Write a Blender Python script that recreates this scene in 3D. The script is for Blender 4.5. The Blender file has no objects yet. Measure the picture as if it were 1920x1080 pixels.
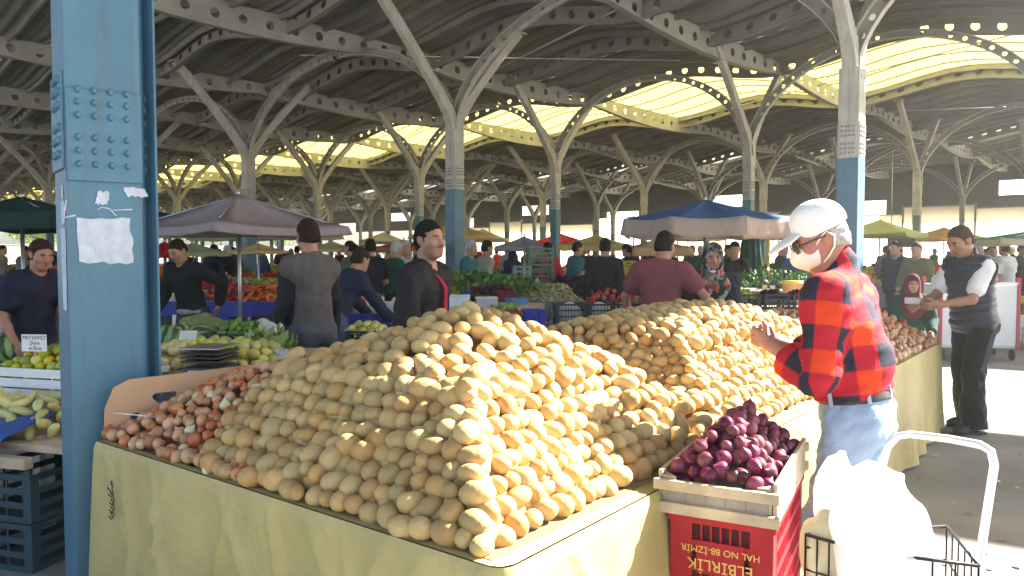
HAZE = .0018
EXPO = 3.0
import bpy, bmesh, math, random
import numpy as np
from mathutils import Vector, Matrix
rnd = random.Random(7); nr = np.random.RandomState(7)
PI = math.pi
scene = bpy.context.scene
C = scene.collection

# ------------------------------------------------------------------ camera maths (pixels of the 1920x1080 photograph)
F = 1450.0; H = 1.53; TH = math.atan(65 / F)
def ray(px, py):
    x = (px - 960) / F; y = (540 - py) / F
    return np.array([x, math.cos(TH) + y * math.sin(TH), -math.sin(TH) + y * math.cos(TH)])
def G(px, py, z=0.0):
    r = ray(px, py); k = (z - H) / r[2]; return np.array([0, 0, H]) + r * k
def P(px, py, d):
    r = ray(px, py); return np.array([0, 0, H]) + r * (d / r[1])

cam = bpy.data.cameras.new('camera'); camo = bpy.data.objects.new('camera', cam); C.objects.link(camo)
camo.location = (0, 0, H); camo.rotation_euler = (PI / 2 - TH, 0, 0)
cam.lens = F / 1920 * 36; cam.sensor_width = 36; cam.clip_end = 2000; cam.clip_start = 0.05
scene.camera = camo

# ------------------------------------------------------------------ materials
def rgb(c): return (c[0], c[1], c[2], 1)
def M(name, col, rough=.6, var=.15, scale=6., bump=.0, bscale=60., metal=0., spec=.4, rv=0., col2=None, stain=0., streak=0.):
    m = bpy.data.materials.new(name); m.use_nodes = True
    nt = m.node_tree; N = nt.nodes; L = nt.links
    b = N['Principled BSDF']
    b.inputs['Roughness'].default_value = rough; b.inputs['Metallic'].default_value = metal
    b.inputs['Specular IOR Level'].default_value = spec
    tc = N.new('ShaderNodeTexCoord')
    no = N.new('ShaderNodeTexNoise'); no.inputs['Scale'].default_value = scale; no.inputs['Detail'].default_value = 5
    L.new(tc.outputs['Object'], no.inputs['Vector'])
    mix = N.new('ShaderNodeMix'); mix.data_type = 'RGBA'
    lo = [max(0, c * (1 - var)) for c in col]; hi = [min(1, c * (1 + var)) for c in col]
    if col2: lo, hi = col, col2
    mix.inputs['A'].default_value = rgb(lo); mix.inputs['B'].default_value = rgb(hi)
    mr = N.new('ShaderNodeMapRange'); mr.inputs['From Min'].default_value = .3; mr.inputs['From Max'].default_value = .7
    L.new(no.outputs['Fac'], mr.inputs['Value']); L.new(mr.outputs['Result'], mix.inputs['Factor'])
    out = mix.outputs['Result']
    if rv:
        oi = N.new('ShaderNodeObjectInfo'); at = N.new('ShaderNodeAttribute'); at.attribute_name = 'rv'
        ad = N.new('ShaderNodeMath'); ad.operation = 'ADD'
        L.new(oi.outputs['Random'], ad.inputs[0]); L.new(at.outputs['Fac'], ad.inputs[1])
        fr = N.new('ShaderNodeMath'); fr.operation = 'FRACT'; L.new(ad.outputs[0], fr.inputs[0])
        hs = N.new('ShaderNodeHueSaturation')
        m1 = N.new('ShaderNodeMapRange'); m1.inputs['To Min'].default_value = 1 - rv; m1.inputs['To Max'].default_value = 1 + rv
        L.new(fr.outputs[0], m1.inputs['Value']); L.new(m1.outputs['Result'], hs.inputs['Value'])
        mm = N.new('ShaderNodeMath'); mm.operation = 'MULTIPLY'; mm.inputs[1].default_value = 7.31; L.new(fr.outputs[0], mm.inputs[0])
        f2 = N.new('ShaderNodeMath'); f2.operation = 'FRACT'; L.new(mm.outputs[0], f2.inputs[0])
        m2 = N.new('ShaderNodeMapRange'); m2.inputs['To Min'].default_value = .5 - rv * .07; m2.inputs['To Max'].default_value = .5 + rv * .07
        L.new(f2.outputs[0], m2.inputs['Value']); L.new(m2.outputs['Result'], hs.inputs['Hue'])
        m3 = N.new('ShaderNodeMapRange'); m3.inputs['To Min'].default_value = 1 + rv * .5; m3.inputs['To Max'].default_value = 1 - rv * .5
        L.new(f2.outputs[0], m3.inputs['Value']); L.new(m3.outputs['Result'], hs.inputs['Saturation'])
        L.new(out, hs.inputs['Color']); out = hs.outputs['Color']
    if stain:
        n2 = N.new('ShaderNodeTexNoise'); n2.inputs['Scale'].default_value = scale * .35; n2.inputs['Detail'].default_value = 8
        n2.inputs['Roughness'].default_value = .7
        L.new(tc.outputs['Object'], n2.inputs['Vector'])
        r2 = N.new('ShaderNodeMapRange'); r2.inputs['From Min'].default_value = .5; r2.inputs['From Max'].default_value = .7
        r2.inputs['To Max'].default_value = stain
        L.new(n2.outputs['Fac'], r2.inputs['Value'])
        mx = N.new('ShaderNodeMix'); mx.data_type = 'RGBA'; mx.inputs['B'].default_value = rgb([c * .45 for c in col])
        L.new(r2.outputs['Result'], mx.inputs['Factor']); L.new(out, mx.inputs['A']); out = mx.outputs['Result']
    if streak:
        mp = N.new('ShaderNodeMapping'); mp.inputs['Scale'].default_value = (9, 9, .7); n3 = N.new('ShaderNodeTexNoise'); n3.inputs['Scale'].default_value = 2.2; n3.inputs['Detail'].default_value = 7
        L.new(tc.outputs['Object'], mp.inputs['Vector']); L.new(mp.outputs[0], n3.inputs['Vector']); r3 = N.new('ShaderNodeMapRange'); r3.inputs['From Min'].default_value = .48; r3.inputs['From Max'].default_value = .68; r3.inputs['To Max'].default_value = streak
        L.new(n3.outputs['Fac'], r3.inputs['Value']); m4 = N.new('ShaderNodeMix'); m4.data_type = 'RGBA'; m4.inputs['B'].default_value = (.10, .085, .065, 1)
        L.new(r3.outputs['Result'], m4.inputs['Factor']); L.new(out, m4.inputs['A']); out = m4.outputs['Result']
    L.new(out, b.inputs['Base Color'])
    if bump:
        nb = N.new('ShaderNodeTexNoise'); nb.inputs['Scale'].default_value = bscale; nb.inputs['Detail'].default_value = 4
        L.new(tc.outputs['Object'], nb.inputs['Vector'])
        bp = N.new('ShaderNodeBump'); bp.inputs['Strength'].default_value = bump; bp.inputs['Distance'].default_value = .02
        L.new(nb.outputs['Fac'], bp.inputs['Height']); L.new(bp.outputs['Normal'], b.inputs['Normal'])
    return m
def translucent(m, col, amount=.5):
    nt = m.node_tree; N = nt.nodes; L = nt.links
    b = N['Principled BSDF']; o = N['Material Output']
    t = N.new('ShaderNodeBsdfTranslucent'); t.inputs['Color'].default_value = rgb(col)
    x = N.new('ShaderNodeMixShader'); x.inputs[0].default_value = amount
    L.new(b.outputs[0], x.inputs[1]); L.new(t.outputs[0], x.inputs[2]); L.new(x.outputs[0], o.inputs['Surface'])
    return m
_flat = {}
def col_mat(name, col, rough=.75, **k):
    key = (name, tuple(col))
    if key not in _flat: _flat[key] = M(name, col, rough, **k)
    return _flat[key]

# ------------------------------------------------------------------ objects
def tag(o, label=None, cat=None, group=None, kind=None):
    if label: o['label'] = label
    if cat: o['category'] = cat
    if group: o['group'] = group
    if kind: o['kind'] = kind
    return o
def empty(name, loc, label, cat, group=None, rz=0.):
    o = bpy.data.objects.new(name, None); C.objects.link(o); o.location = loc; o.rotation_euler = (0, 0, rz)
    o.empty_display_size = .1
    return tag(o, label, cat, group)
def npmesh(name, V, Fc, smooth=True, midx=None):
    me = bpy.data.meshes.new(name)
    V = np.asarray(V, np.float32)
    if isinstance(Fc, np.ndarray):
        k = Fc.shape[1]; n = len(Fc)
        me.vertices.add(len(V)); me.vertices.foreach_set('co', V.ravel())
        me.loops.add(n * k); me.loops.foreach_set('vertex_index', Fc.astype(np.int32).ravel())
        me.polygons.add(n); me.polygons.foreach_set('loop_start', np.arange(0, n * k, k, dtype=np.int32))
        me.polygons.foreach_set('loop_total', np.full(n, k, np.int32))
        me.update(calc_edges=True)
    else:
        me.from_pydata([tuple(v) for v in V], [], Fc)
    if smooth: me.polygons.foreach_set('use_smooth', np.ones(len(me.polygons), bool))
    if midx is not None: me.polygons.foreach_set('material_index', np.asarray(midx, np.int32))
    me.update()
    return me
def link(name, me, mats, parent=None, loc=None, rot=None):
    if mats is not None and not me.materials:
        for m in (mats if isinstance(mats, (list, tuple)) else [mats]): me.materials.append(m)
    o = bpy.data.objects.new(name, me); C.objects.link(o)
    if parent is not None: o.parent = parent
    if loc is not None: o.location = loc
    if rot is not None: o.rotation_euler = rot
    return o
def dup(o, parent=None):
    c = o.copy(); C.objects.link(c)
    if parent is not None: c.parent = parent
    for ch in list(o.children): dup(ch, c)
    return c

def rotz(a): return np.array([[math.cos(a), -math.sin(a), 0], [math.sin(a), math.cos(a), 0], [0, 0, 1.]])
def rotx(a): return np.array([[1., 0, 0], [0, math.cos(a), -math.sin(a)], [0, math.sin(a), math.cos(a)]])
def roty(a): return np.array([[math.cos(a), 0, math.sin(a)], [0, 1., 0], [-math.sin(a), 0, math.cos(a)]])
def unit(v): v = np.asarray(v, float); n = np.linalg.norm(v); return v / n if n > 1e-9 else v
def frame_of(d, up=(0, 0, 1)):
    d = unit(d); up = np.asarray(up, float)
    if abs(d @ unit(up)) > .98: up = np.array([0, 1., 0]) if abs(d[1]) < .9 else np.array([1., 0, 0])
    x = unit(np.cross(up, d)); y = np.cross(d, x)
    return x, y, d
class MB:
    def __init__(s): s.v = []; s.f = []; s.m = []; s.sm = []
    def add(s, V, Fc, m=0, smooth=False):
        b = len(s.v); s.v.extend([tuple(map(float, v)) for v in V])
        for f in Fc: s.f.append(tuple(b + int(i) for i in f)); s.m.append(m); s.sm.append(smooth)
    def box(s, c, size, R=None, m=0, taper=1.):
        hx, hy, hz = [q / 2 for q in size]; V = []
        for z in (-1, 1):
            k = taper if z > 0 else 1
            for x, y in ((-1, -1), (1, -1), (1, 1), (-1, 1)): V.append((x * hx * k, y * hy * k, z * hz))
        V = np.array(V)
        if R is not None: V = V @ np.asarray(R).T
        s.add(V + np.asarray(c, float), [(3, 2, 1, 0), (4, 5, 6, 7), (0, 1, 5, 4), (1, 2, 6, 5), (2, 3, 7, 6), (3, 0, 4, 7)], m)
    def bar(s, a, b, w, d=None, m=0, up=(0, 0, 1)):
        a = np.asarray(a, float); b = np.asarray(b, float); d = d or w
        x, y, z = frame_of(b - a, up)
        s.box((a + b) / 2, (w, d, np.linalg.norm(b - a)), np.stack([x, y, z], 1), m)
    def tube(s, path, r, n=8, m=0, caps=True, closed=False, smooth=True, flat=1.):
        path = [np.asarray(p, float) for p in path]; k = len(path)
        rs = r if isinstance(r, (list, tuple, np.ndarray)) else [r] * k
        V = []; prev = None
        for i, p in enumerate(path):
            if closed: d = path[(i + 1) % k] - path[i - 1]
            else: d = path[min(i + 1, k - 1)] - path[max(i - 1, 0)]
            d = unit(d)
            if prev is None: x, y, _ = frame_of(d)
            else:
                x = unit(prev - d * (prev @ d)); y = np.cross(d, x)
            prev = x
            for j in range(n):
                a = 2 * PI * j / n; V.append(p + rs[i] * (math.cos(a) * x + math.sin(a) * y * flat))
        Fc = []
        for i in range(k if closed else k - 1):
            i2 = (i + 1) % k
            for j in range(n):
                j2 = (j + 1) % n; Fc.append((i * n + j, i * n + j2, i2 * n + j2, i2 * n + j))
        s.add(V, Fc, m, smooth)
        if caps and not closed:
            b = len(s.v) - k * n
            s.f.append(tuple(b + j for j in reversed(range(n)))); s.m.append(m); s.sm.append(False)
            s.f.append(tuple(b + (k - 1) * n + j for j in range(n))); s.m.append(m); s.sm.append(False)
    def lathe(s, prof, n=20, c=(0, 0, 0), m=0, smooth=True, R=None):
        V = []; c = np.asarray(c, float)
        for (r, z) in prof:
            for j in range(n):
                a = 2 * PI * j / n; V.append((r * math.cos(a), r * math.sin(a), z))
        V = np.array(V)
        if R is not None: V = V @ np.asarray(R).T
        Fc = []
        for i in range(len(prof) - 1):
            for j in range(n):
                j2 = (j + 1) % n; Fc.append((i * n + j, i * n + j2, (i + 1) * n + j2, (i + 1) * n + j))
        s.add(V + c, Fc, m, smooth)
    def grid(s, fn, nu, nv, m=0, smooth=True):
        V = [fn(i / nu, j / nv) for i in range(nu + 1) for j in range(nv + 1)]
        Fc = [(i * (nv + 1) + j, (i + 1) * (nv + 1) + j, (i + 1) * (nv + 1) + j + 1, i * (nv + 1) + j + 1) for i in range(nu) for j in range(nv)]
        s.add(V, Fc, m, smooth)
    def prism(s, poly, z0, z1, m=0):
        n = len(poly); V = [(p[0], p[1], z0) for p in poly] + [(p[0], p[1], z1) for p in poly]
        Fc = [tuple(reversed(range(n))), tuple(range(n, 2 * n))] + [(i, (i + 1) % n, n + (i + 1) % n, n + i) for i in range(n)]
        s.add(V, Fc, m)
    def sweep(s, path, wf, df, side, m=0):
        """rectangular section swept along path; side = constant width direction"""
        path = [np.asarray(p, float) for p in path]; k = len(path); side = unit(side); V = []
        for i, p in enumerate(path):
            d = unit(path[min(i + 1, k - 1)] - path[max(i - 1, 0)]); nrm = unit(np.cross(d, side))
            w = wf[i] / 2; h = df[i] / 2
            V += [p - side * w - nrm * h, p + side * w - nrm * h, p + side * w + nrm * h, p - side * w + nrm * h]
        Fc = []
        for i in range(k - 1):
            for j in range(4):
                j2 = (j + 1) % 4; Fc.append((i * 4 + j, i * 4 + j2, i * 4 + 4 + j2, i * 4 + 4 + j))
        Fc += [(3, 2, 1, 0), (4 * k - 4, 4 * k - 3, 4 * k - 2, 4 * k - 1)]
        s.add(V, Fc, m)
    def holed(s, path, dirs, widths, cell_r, m=0, n=12):
        """web plate with a round hole in every cell; path = lower edge, dirs*widths = across"""
        for i in range(len(path) - 1):
            a0, a1 = np.asarray(path[i], float), np.asarray(path[i + 1], float)
            b0 = a0 + np.asarray(dirs[i]) * widths[i]; b1 = a1 + np.asarray(dirs[i + 1]) * widths[i + 1]
            L = np.linalg.norm(a1 - a0); W = (widths[i] + widths[i + 1]) / 2
            def q(x, y): return (a0 * (1 - x) + a1 * x) * (1 - y) + (b0 * (1 - x) + b1 * x) * y
            V = []
            for j in range(n):
                an = 2 * PI * j / n + PI / n
                V.append(q(.5 + cell_r * math.cos(an) / L, .5 + cell_r * math.sin(an) / W))
            for j in range(n):
                an = 2 * PI * j / n + PI / n; cx, cy = math.cos(an), math.sin(an); k = .5 / max(abs(cx), abs(cy))
                V.append(q(.5 + cx * k, .5 + cy * k))
            cs = [q(1, 1), q(0, 1), q(0, 0), q(1, 0)]
            Fc = [(j, n + j, n + (j + 1) % n, (j + 1) % n) for j in range(n)]
            b = len(V); V += cs
            ang = [PI / 4, 3 * PI / 4, 5 * PI / 4, 7 * PI / 4]
            for ci, an in enumerate(ang):
                j = int(math.floor((an - PI / n) / (2 * PI / n))) % n
                Fc.append((n + j, b + ci, n + (j + 1) % n))
            s.add(V, Fc, m)
    def mesh(s, name):
        me = bpy.data.meshes.new(name); me.from_pydata(s.v, [], s.f)
        me.polygons.foreach_set('material_index', s.m); me.polygons.foreach_set('use_smooth', s.sm); me.update()
        return me
    def build(s, name, mats, parent=None, loc=None, rot=None, bevel=0., solid=0.):
        o = link(name, s.mesh(name), mats, parent, loc, rot)
        if solid:
            q = o.modifiers.new('solid', 'SOLIDIFY'); q.thickness = solid; q.offset = 0
        if bevel:
            q = o.modifiers.new('bevel', 'BEVEL'); q.width = bevel; q.segments = 2; q.limit_method = 'ANGLE'
        return o

# ------------------------------------------------------------------ implicit surfaces for bodies, clothes, bags
class Sdf:
    def __init__(s, h): s.h = h; s.ops = []; s.uvs = []
    def cone(s, a, b, ra, rb=None, k=.02, sub=False, uv=None):
        a = np.asarray(a, float); b = np.asarray(b, float); rb = ra if rb is None else rb
        s.ops.append(('c', a, b, ra, rb, k, sub))
        if uv: s.uvs.append((len(s.ops) - 1, uv))
    def ell(s, c, r, R=None, k=.03, sub=False, uv=None):
        s.ops.append(('e', np.asarray(c, float), np.asarray(r, float), np.eye(3) if R is None else np.asarray(R, float), k, sub))
        if uv: s.uvs.append((len(s.ops) - 1, uv))
    def cut(s, p, n): s.ops.append(('p', np.asarray(p, float), unit(n)))
    def fn(s, f): s.ops.append(('f', f))
    def carve(s, f): s.ops.append(('g', f))
    def dist(s, op, X, Y, Z):
        if op[0] == 'c':
            _, a, b, ra, rb, k, sub = op; ba = b - a; L = max(ba @ ba, 1e-9)
            x, y, z = X - a[0], Y - a[1], Z - a[2]
            t = np.clip((x * ba[0] + y * ba[1] + z * ba[2]) / L, 0, 1)
            return np.sqrt((x - t * ba[0]) ** 2 + (y - t * ba[1]) ** 2 + (z - t * ba[2]) ** 2) - (ra + (rb - ra) * t)
        _, c, r, R, k, sub = op
        x, y, z = X - c[0], Y - c[1], Z - c[2]
        q = [(R[0, i] * x + R[1, i] * y + R[2, i] * z) for i in range(3)]
        k0 = np.sqrt((q[0] / r[0]) ** 2 + (q[1] / r[1]) ** 2 + (q[2] / r[2]) ** 2)
        k1 = np.sqrt((q[0] / r[0] ** 2) ** 2 + (q[1] / r[1] ** 2) ** 2 + (q[2] / r[2] ** 2) ** 2) + 1e-9
        return k0 * (k0 - 1) / k1
    def bounds(s, op):
        if op[0] == 'c':
            r = max(op[3], op[4]); return np.minimum(op[1], op[2]) - r, np.maximum(op[1], op[2]) + r
        e = np.sqrt(((op[3] * op[2][None, :]) ** 2).sum(1)); return op[1] - e, op[1] + e
    def mesh(s):
        h = s.h; adds = [o for o in s.ops if o[0] in 'ce' and not o[-1]]
        B = [s.bounds(o) for o in adds]
        lo = np.min([b[0] for b in B], 0) - 3.5 * h - .012; hi = np.max([b[1] for b in B], 0) + 3.5 * h + .012
        n = np.ceil((hi - lo) / h).astype(int) + 1
        ax = [(lo[i] + h * np.arange(n[i])).astype(np.float32) for i in range(3)]
        f = np.full(tuple(n), .5, np.float32)
        for o in s.ops:
            if o[0] == 'p':
                d = ((ax[0][:, None, None] - o[1][0]) * o[2][0] + (ax[1][None, :, None] - o[1][1]) * o[2][1] + (ax[2][None, None, :] - o[1][2]) * o[2][2])
                f = np.maximum(f, d.astype(np.float32)); continue
            if o[0] == 'g':
                f = np.maximum(f, -o[1](ax[0][:, None, None], ax[1][None, :, None], ax[2][None, None, :]).astype(np.float32)); continue
            if o[0] == 'f':
                f = f + o[1](ax[0][:, None, None], ax[1][None, :, None], ax[2][None, None, :]).astype(np.float32); continue
            k = o[-2]; a, b = s.bounds(o); mg = k + 3 * h + .012
            i0 = np.clip(np.floor((a - mg - lo) / h).astype(int), 0, n - 1); i1 = np.clip(np.ceil((b + mg - lo) / h).astype(int) + 1, 1, n)
            sl = tuple(slice(i0[i], i1[i]) for i in range(3))
            d = s.dist(o, ax[0][sl[0]][:, None, None], ax[1][sl[1]][None, :, None], ax[2][sl[2]][None, None, :]).astype(np.float32)
            g = f[sl]
            if o[-1]: d = -d; q = np.maximum(k - np.abs(g - d), 0) / max(k, 1e-6); f[sl] = np.maximum(g, d) + q * q * k * .25
            else: q = np.maximum(k - np.abs(g - d), 0) / max(k, 1e-6); f[sl] = np.minimum(g, d) - q * q * k * .25
        return nets(f, lo, h)
    def uvmap(s, V):
        best = None; U = np.zeros((len(V), 2))
        for oi, (o, ax, ref, rad, off) in s.uvs:
            d = s.dist(s.ops[oi], V[:, 0], V[:, 1], V[:, 2])
            ax = unit(ax); ref = unit(np.asarray(ref) - ax * (np.asarray(ref) @ ax)); bt = np.cross(ax, ref); q = V - np.asarray(o)
            u = np.stack([np.arctan2(q @ bt, q @ ref) * rad + off[0], q @ ax + off[1]], 1)
            if best is None: best = d; U = u
            else: m = d < best; best = np.where(m, d, best); U[m] = u[m]
        return U
def nets(f, lo, h):
    ins = f < 0; n = np.array(f.shape)
    c = np.zeros(tuple(n - 1), np.uint8)
    for dx in (0, 1):
        for dy in (0, 1):
            for dz in (0, 1): c += ins[dx:n[0] - 1 + dx, dy:n[1] - 1 + dy, dz:n[2] - 1 + dz]
    act = (c > 0) & (c < 8); ids = np.argwhere(act)
    idx = np.full(tuple(n - 1), -1, np.int64); idx[act] = np.arange(len(ids))
    acc = np.zeros((len(ids), 3)); cnt = np.zeros(len(ids))
    cor = [np.array(q) for q in ((0, 0, 0), (1, 0, 0), (0, 1, 0), (1, 1, 0), (0, 0, 1), (1, 0, 1), (0, 1, 1), (1, 1, 1))]
    for a in range(8):
        for ax in range(3):
            if cor[a][ax]: continue
            A = cor[a]; Bc = A.copy(); Bc[ax] = 1
            fa = f[ids[:, 0] + A[0], ids[:, 1] + A[1], ids[:, 2] + A[2]]; fb = f[ids[:, 0] + Bc[0], ids[:, 1] + Bc[1], ids[:, 2] + Bc[2]]
            m = (fa < 0) != (fb < 0); t = np.where(m, fa / np.where(m, fa - fb, 1), 0)
            for j in range(3): acc[:, j] += m * (A[j] + (t if j == ax else 0))
            cnt += m
    V = (ids + acc / cnt[:, None]) * h + lo
    Q = []
    for ax in range(3):
        s0 = [slice(None)] * 3; s1 = [slice(None)] * 3; s0[ax] = slice(0, -1); s1[ax] = slice(1, None)
        e = ins[tuple(s0)] != ins[tuple(s1)]; E = np.argwhere(e)
        o1, o2 = [(1, 2), (2, 0), (0, 1)][ax]
        ok = (E[:, o1] > 0) & (E[:, o2] > 0) & (E[:, o1] < n[o1] - 1) & (E[:, o2] < n[o2] - 1); E = E[ok]
        def cid(d1, d2):
            q = E.copy(); q[:, o1] -= d1; q[:, o2] -= d2; return idx[q[:, 0], q[:, 1], q[:, 2]]
        quad = np.stack([cid(1, 1), cid(0, 1), cid(0, 0), cid(1, 0)], 1)
        flip = ~ins[E[:, 0], E[:, 1], E[:, 2]]
        quad[flip] = quad[flip][:, ::-1]
        Q.append(quad)
    return V, np.concatenate(Q)
def folds(amp, sc, seed=0, vert=1.):
    r = np.random.RandomState(seed); K = r.normal(size=(6, 3)) * sc * np.array([1, 1, vert]); ph = r.uniform(0, 6.28, 6)
    def f(X, Y, Z):
        o = 0
        for i in range(6): o = o + np.sin(K[i, 0] * X + K[i, 1] * Y + K[i, 2] * Z + ph[i] + 1.3 * np.sin(K[(i + 2) % 6, 0] * Y + K[(i + 1) % 6, 2] * Z))
        return o * (amp / 3)
    return f

# ------------------------------------------------------------------ layout frames
UH = np.array([-.745, .667, 0.]); NH = np.array([.667, .745, 0.])           # hall: along the column rows / across them
def W(u, n, z=0.): q = UH * u + NH * n; return np.array([q[0], q[1], z])
def UN(p): return float(np.dot(p[:2], UH[:2])), float(np.dot(p[:2], NH[:2]))
TA = np.array([-.022, 1.854, 0.]); E2 = np.array([.612, .791, 0.]); E1 = np.array([-.791, .612, 0.])   # big table: corner, left edge, right edge
def T(s, t, z): q = TA + E1 * s + E2 * t; return np.array([q[0], q[1], z])
# ------------------------------------------------------------------ world, sun, render settings
SUN_AZ = math.atan2(.92, .40); SUN_EL = math.radians(38)
w = bpy.data.worlds.new('World'); scene.world = w; w.use_nodes = True
nt = w.node_tree; sky = nt.nodes.new('ShaderNodeTexSky'); sky.sky_type = 'NISHITA'; sky.sun_disc = False
sky.sun_elevation = SUN_EL; sky.sun_rotation = SUN_AZ; sky.dust_density = 2.5; sky.air_density = 1.0
bg = nt.nodes['Background']; bg.inputs['Strength'].default_value = .053
nt.links.new(sky.outputs[0], bg.inputs['Color'])
sl = bpy.data.lights.new('sun', 'SUN'); sl.energy = 5.0; sl.angle = math.radians(.5); sl.color = (1, .95, .86)
so = bpy.data.objects.new('sun', sl); C.objects.link(so)
sd = Vector((math.sin(SUN_AZ) * math.cos(SUN_EL), math.cos(SUN_AZ) * math.cos(SUN_EL), math.sin(SUN_EL)))
so.rotation_euler = sd.to_track_quat('Z', 'Y').to_euler(); so.location = (0, 0, 30)
scene.view_settings.view_transform = 'Standard'; scene.view_settings.look = 'None'
scene.view_settings.exposure = EXPO
scene.cycles.max_bounces = 9; scene.cycles.diffuse_bounces = 6; scene.cycles.transmission_bounces = 8
scene.cycles.sample_clamp_indirect = 6; scene.cycles.use_denoising = True

# ------------------------------------------------------------------ materials used in several places
m_conc = M('concrete', (.205, .195, .175), .75, .25, 1.3, .12, 90, stain=.55)
m_out = M('pale_paving', (.42, .40, .36), .8, .15, .7, .1, 60, stain=.2)
m_blue = M('blue_paint', (.072, .178, .258), .42, .12, 3, .06, 30, stain=.3, streak=.28)
m_grey = M('pale_steel_paint', (.45, .435, .39), .55, .12, 2.5, .02, 30, stain=.2, streak=.25)
m_roof = M('roof_sheet_metal', (.30, .295, .27), .55, .22, .5, .02, 20, stain=.3)
m_rib = M('rib_paint', (.26, .255, .23), .55, .15, 1.5, stain=.2)
m_blocker = M('dark_sky_blocker', (.11, .108, .098), .6, .2, .6)
m_beam = M('beam_paint', (.34, .335, .305), .55, .15, 1.5, stain=.2)
m_sky = translucent(M('yellow_skylight_sheet', (.46, .40, .165), .5, .14, .8, stain=.25), (.49, .42, .13), .7)
m_sky2 = translucent(M('dull_skylight_sheet', (.3, .3, .28), .5, .12, .8), (.30, .29, .24), .6)
m_wood = M('pale_wood', (.50, .40, .27), .7, .25, 9, .2, 40, stain=.3)
m_dark = M('dark_plastic', (.025, .027, .03), .45, .2, 8)
m_white = M('white_plastic', (.78, .78, .80), .45, .08, 8, stain=.1)
m_paper = M('white_paper', (.80, .80, .78), .8, .06, 10)
m_metal = M('grey_metal', (.45, .45, .44), .35, .1, 5, metal=.7)
m_ink = col_mat('dark_ink', (.02, .02, .025))

# ------------------------------------------------------------------ ground
gm = MB(); gm.grid(lambda a, b: (a * 900 - 450, b * 900 - 350, -.012), 6, 6)
gm.build('ground', m_out).update_tag(); tag(bpy.data.objects['ground'], kind='structure')
fm = MB(); q = [W(-12, -4, 0), W(120, -4, 0), W(120, 62, 0), W(-12, 62, 0)]
fm.add(q, [(0, 3, 2, 1)] if False else [(0, 1, 2, 3)])
o = fm.build('market_floor', m_conc); tag(o, kind='structure')
jm = MB()
for k in range(-2, 16):
    a, b = W(k * 5, -4, .004), W(k * 5, 62, .004); d = UH * .012
    jm.add([a - d, b - d, b + d, a + d], [(0, 1, 2, 3)])
lm = MB()
for _ in range(420):
    p = np.array([rnd.uniform(.9, 5.5), rnd.uniform(1.2, 9), .0045]); a = rnd.uniform(0, 6.28); l = rnd.uniform(.008, .035)
    q = [p + rotz(a + k * 1.57 + rnd.uniform(-.3, .3)) @ np.array([l * rnd.uniform(.4, 1.2), 0, rnd.uniform(0, .01)]) for k in range(4)]
    lm.add(q, [(0, 1, 2, 3)], rnd.randint(0, 2))
o = lm.build('litter', [col_mat('dry_skin', (.25, .13, .06)), col_mat('leaf_bit', (.08, .12, .03)), col_mat('paper_bit', (.5, .5, .47))]); tag(o, 'bits of onion skin and leaf trodden on the floor', kind='stuff')
o = jm.build('floor_joints', col_mat('joint_dark', (.08, .075, .07))); tag(o, kind='structure')

# ------------------------------------------------------------------ hall roof
U0, SP = 10.1, 7.4
def zroof(u): return 7.55 + .48 * math.sin(PI * (u - U0) / SP) ** 2
roof = empty('market_hall_roof', W(30, 25, 7.5), 'long vaulted dark metal roof of the market hall with yellow skylight bands', 'roof')
RO = W(30, 25, 7.5)
def L_(p): return np.asarray(p) - RO
SKY = [(24.0, 30.6), (46.0, 48.6), (57.0, 58.6)]
def umin(n): return (-8. if n < 8 else -1.6) if n < 13.6 else (-8.0 if n < 16.7 else (3.0 if n < 21 else -11))  # unseen roof openings and closed strip, shaped to place the sun patches
def sheet(name, n0, n1, mat, pitch=.34, amp=.05, u1=118.):
    V = []; ua = umin((n0 + n1) / 2); us = np.arange(ua, u1 + .01, .62)
    if amp:
        ns = []; z = []; k = n0
        while k < n1 - 1e-6:
            for f_, zz in ((0, 0), (.35, 0), (.5, amp), (.85, amp)): ns.append(min(k + f_ * pitch, n1)); z.append(zz)
            k += pitch
        ns.append(n1); z.append(0)
    else:
        ns = list(np.linspace(n0, n1, max(2, int((n1 - n0) / .8)))); z = [0] * len(ns)
    nn = len(ns)
    for u in us:
        zr = zroof(u)
        for a, zz in zip(ns, z): V.append(L_(W(u, a, zr + zz)))
    i = np.arange(len(us) - 1)[:, None] * nn + np.arange(nn - 1)[None, :]
    Q = np.stack([i, i + nn, i + nn + 1, i + 1], -1).reshape(-1, 4)
    return link(name, npmesh(name, V, Q, False), mat, roof)
edges = [-3.0, 8.0, 13.6, 16.7, 21.0]
for a, b in zip(edges[:-1], edges[1:]): sheet('roof_sheet', a, b, m_roof)
prev = 21.0
for a, b in SKY:
    sheet('roof_sheet', prev, a, m_roof); sheet('skylight', a, b, m_sky if a < 30 else m_sky2, amp=0); prev = b
sheet('roof_sheet', prev, 62, m_roof)
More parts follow.
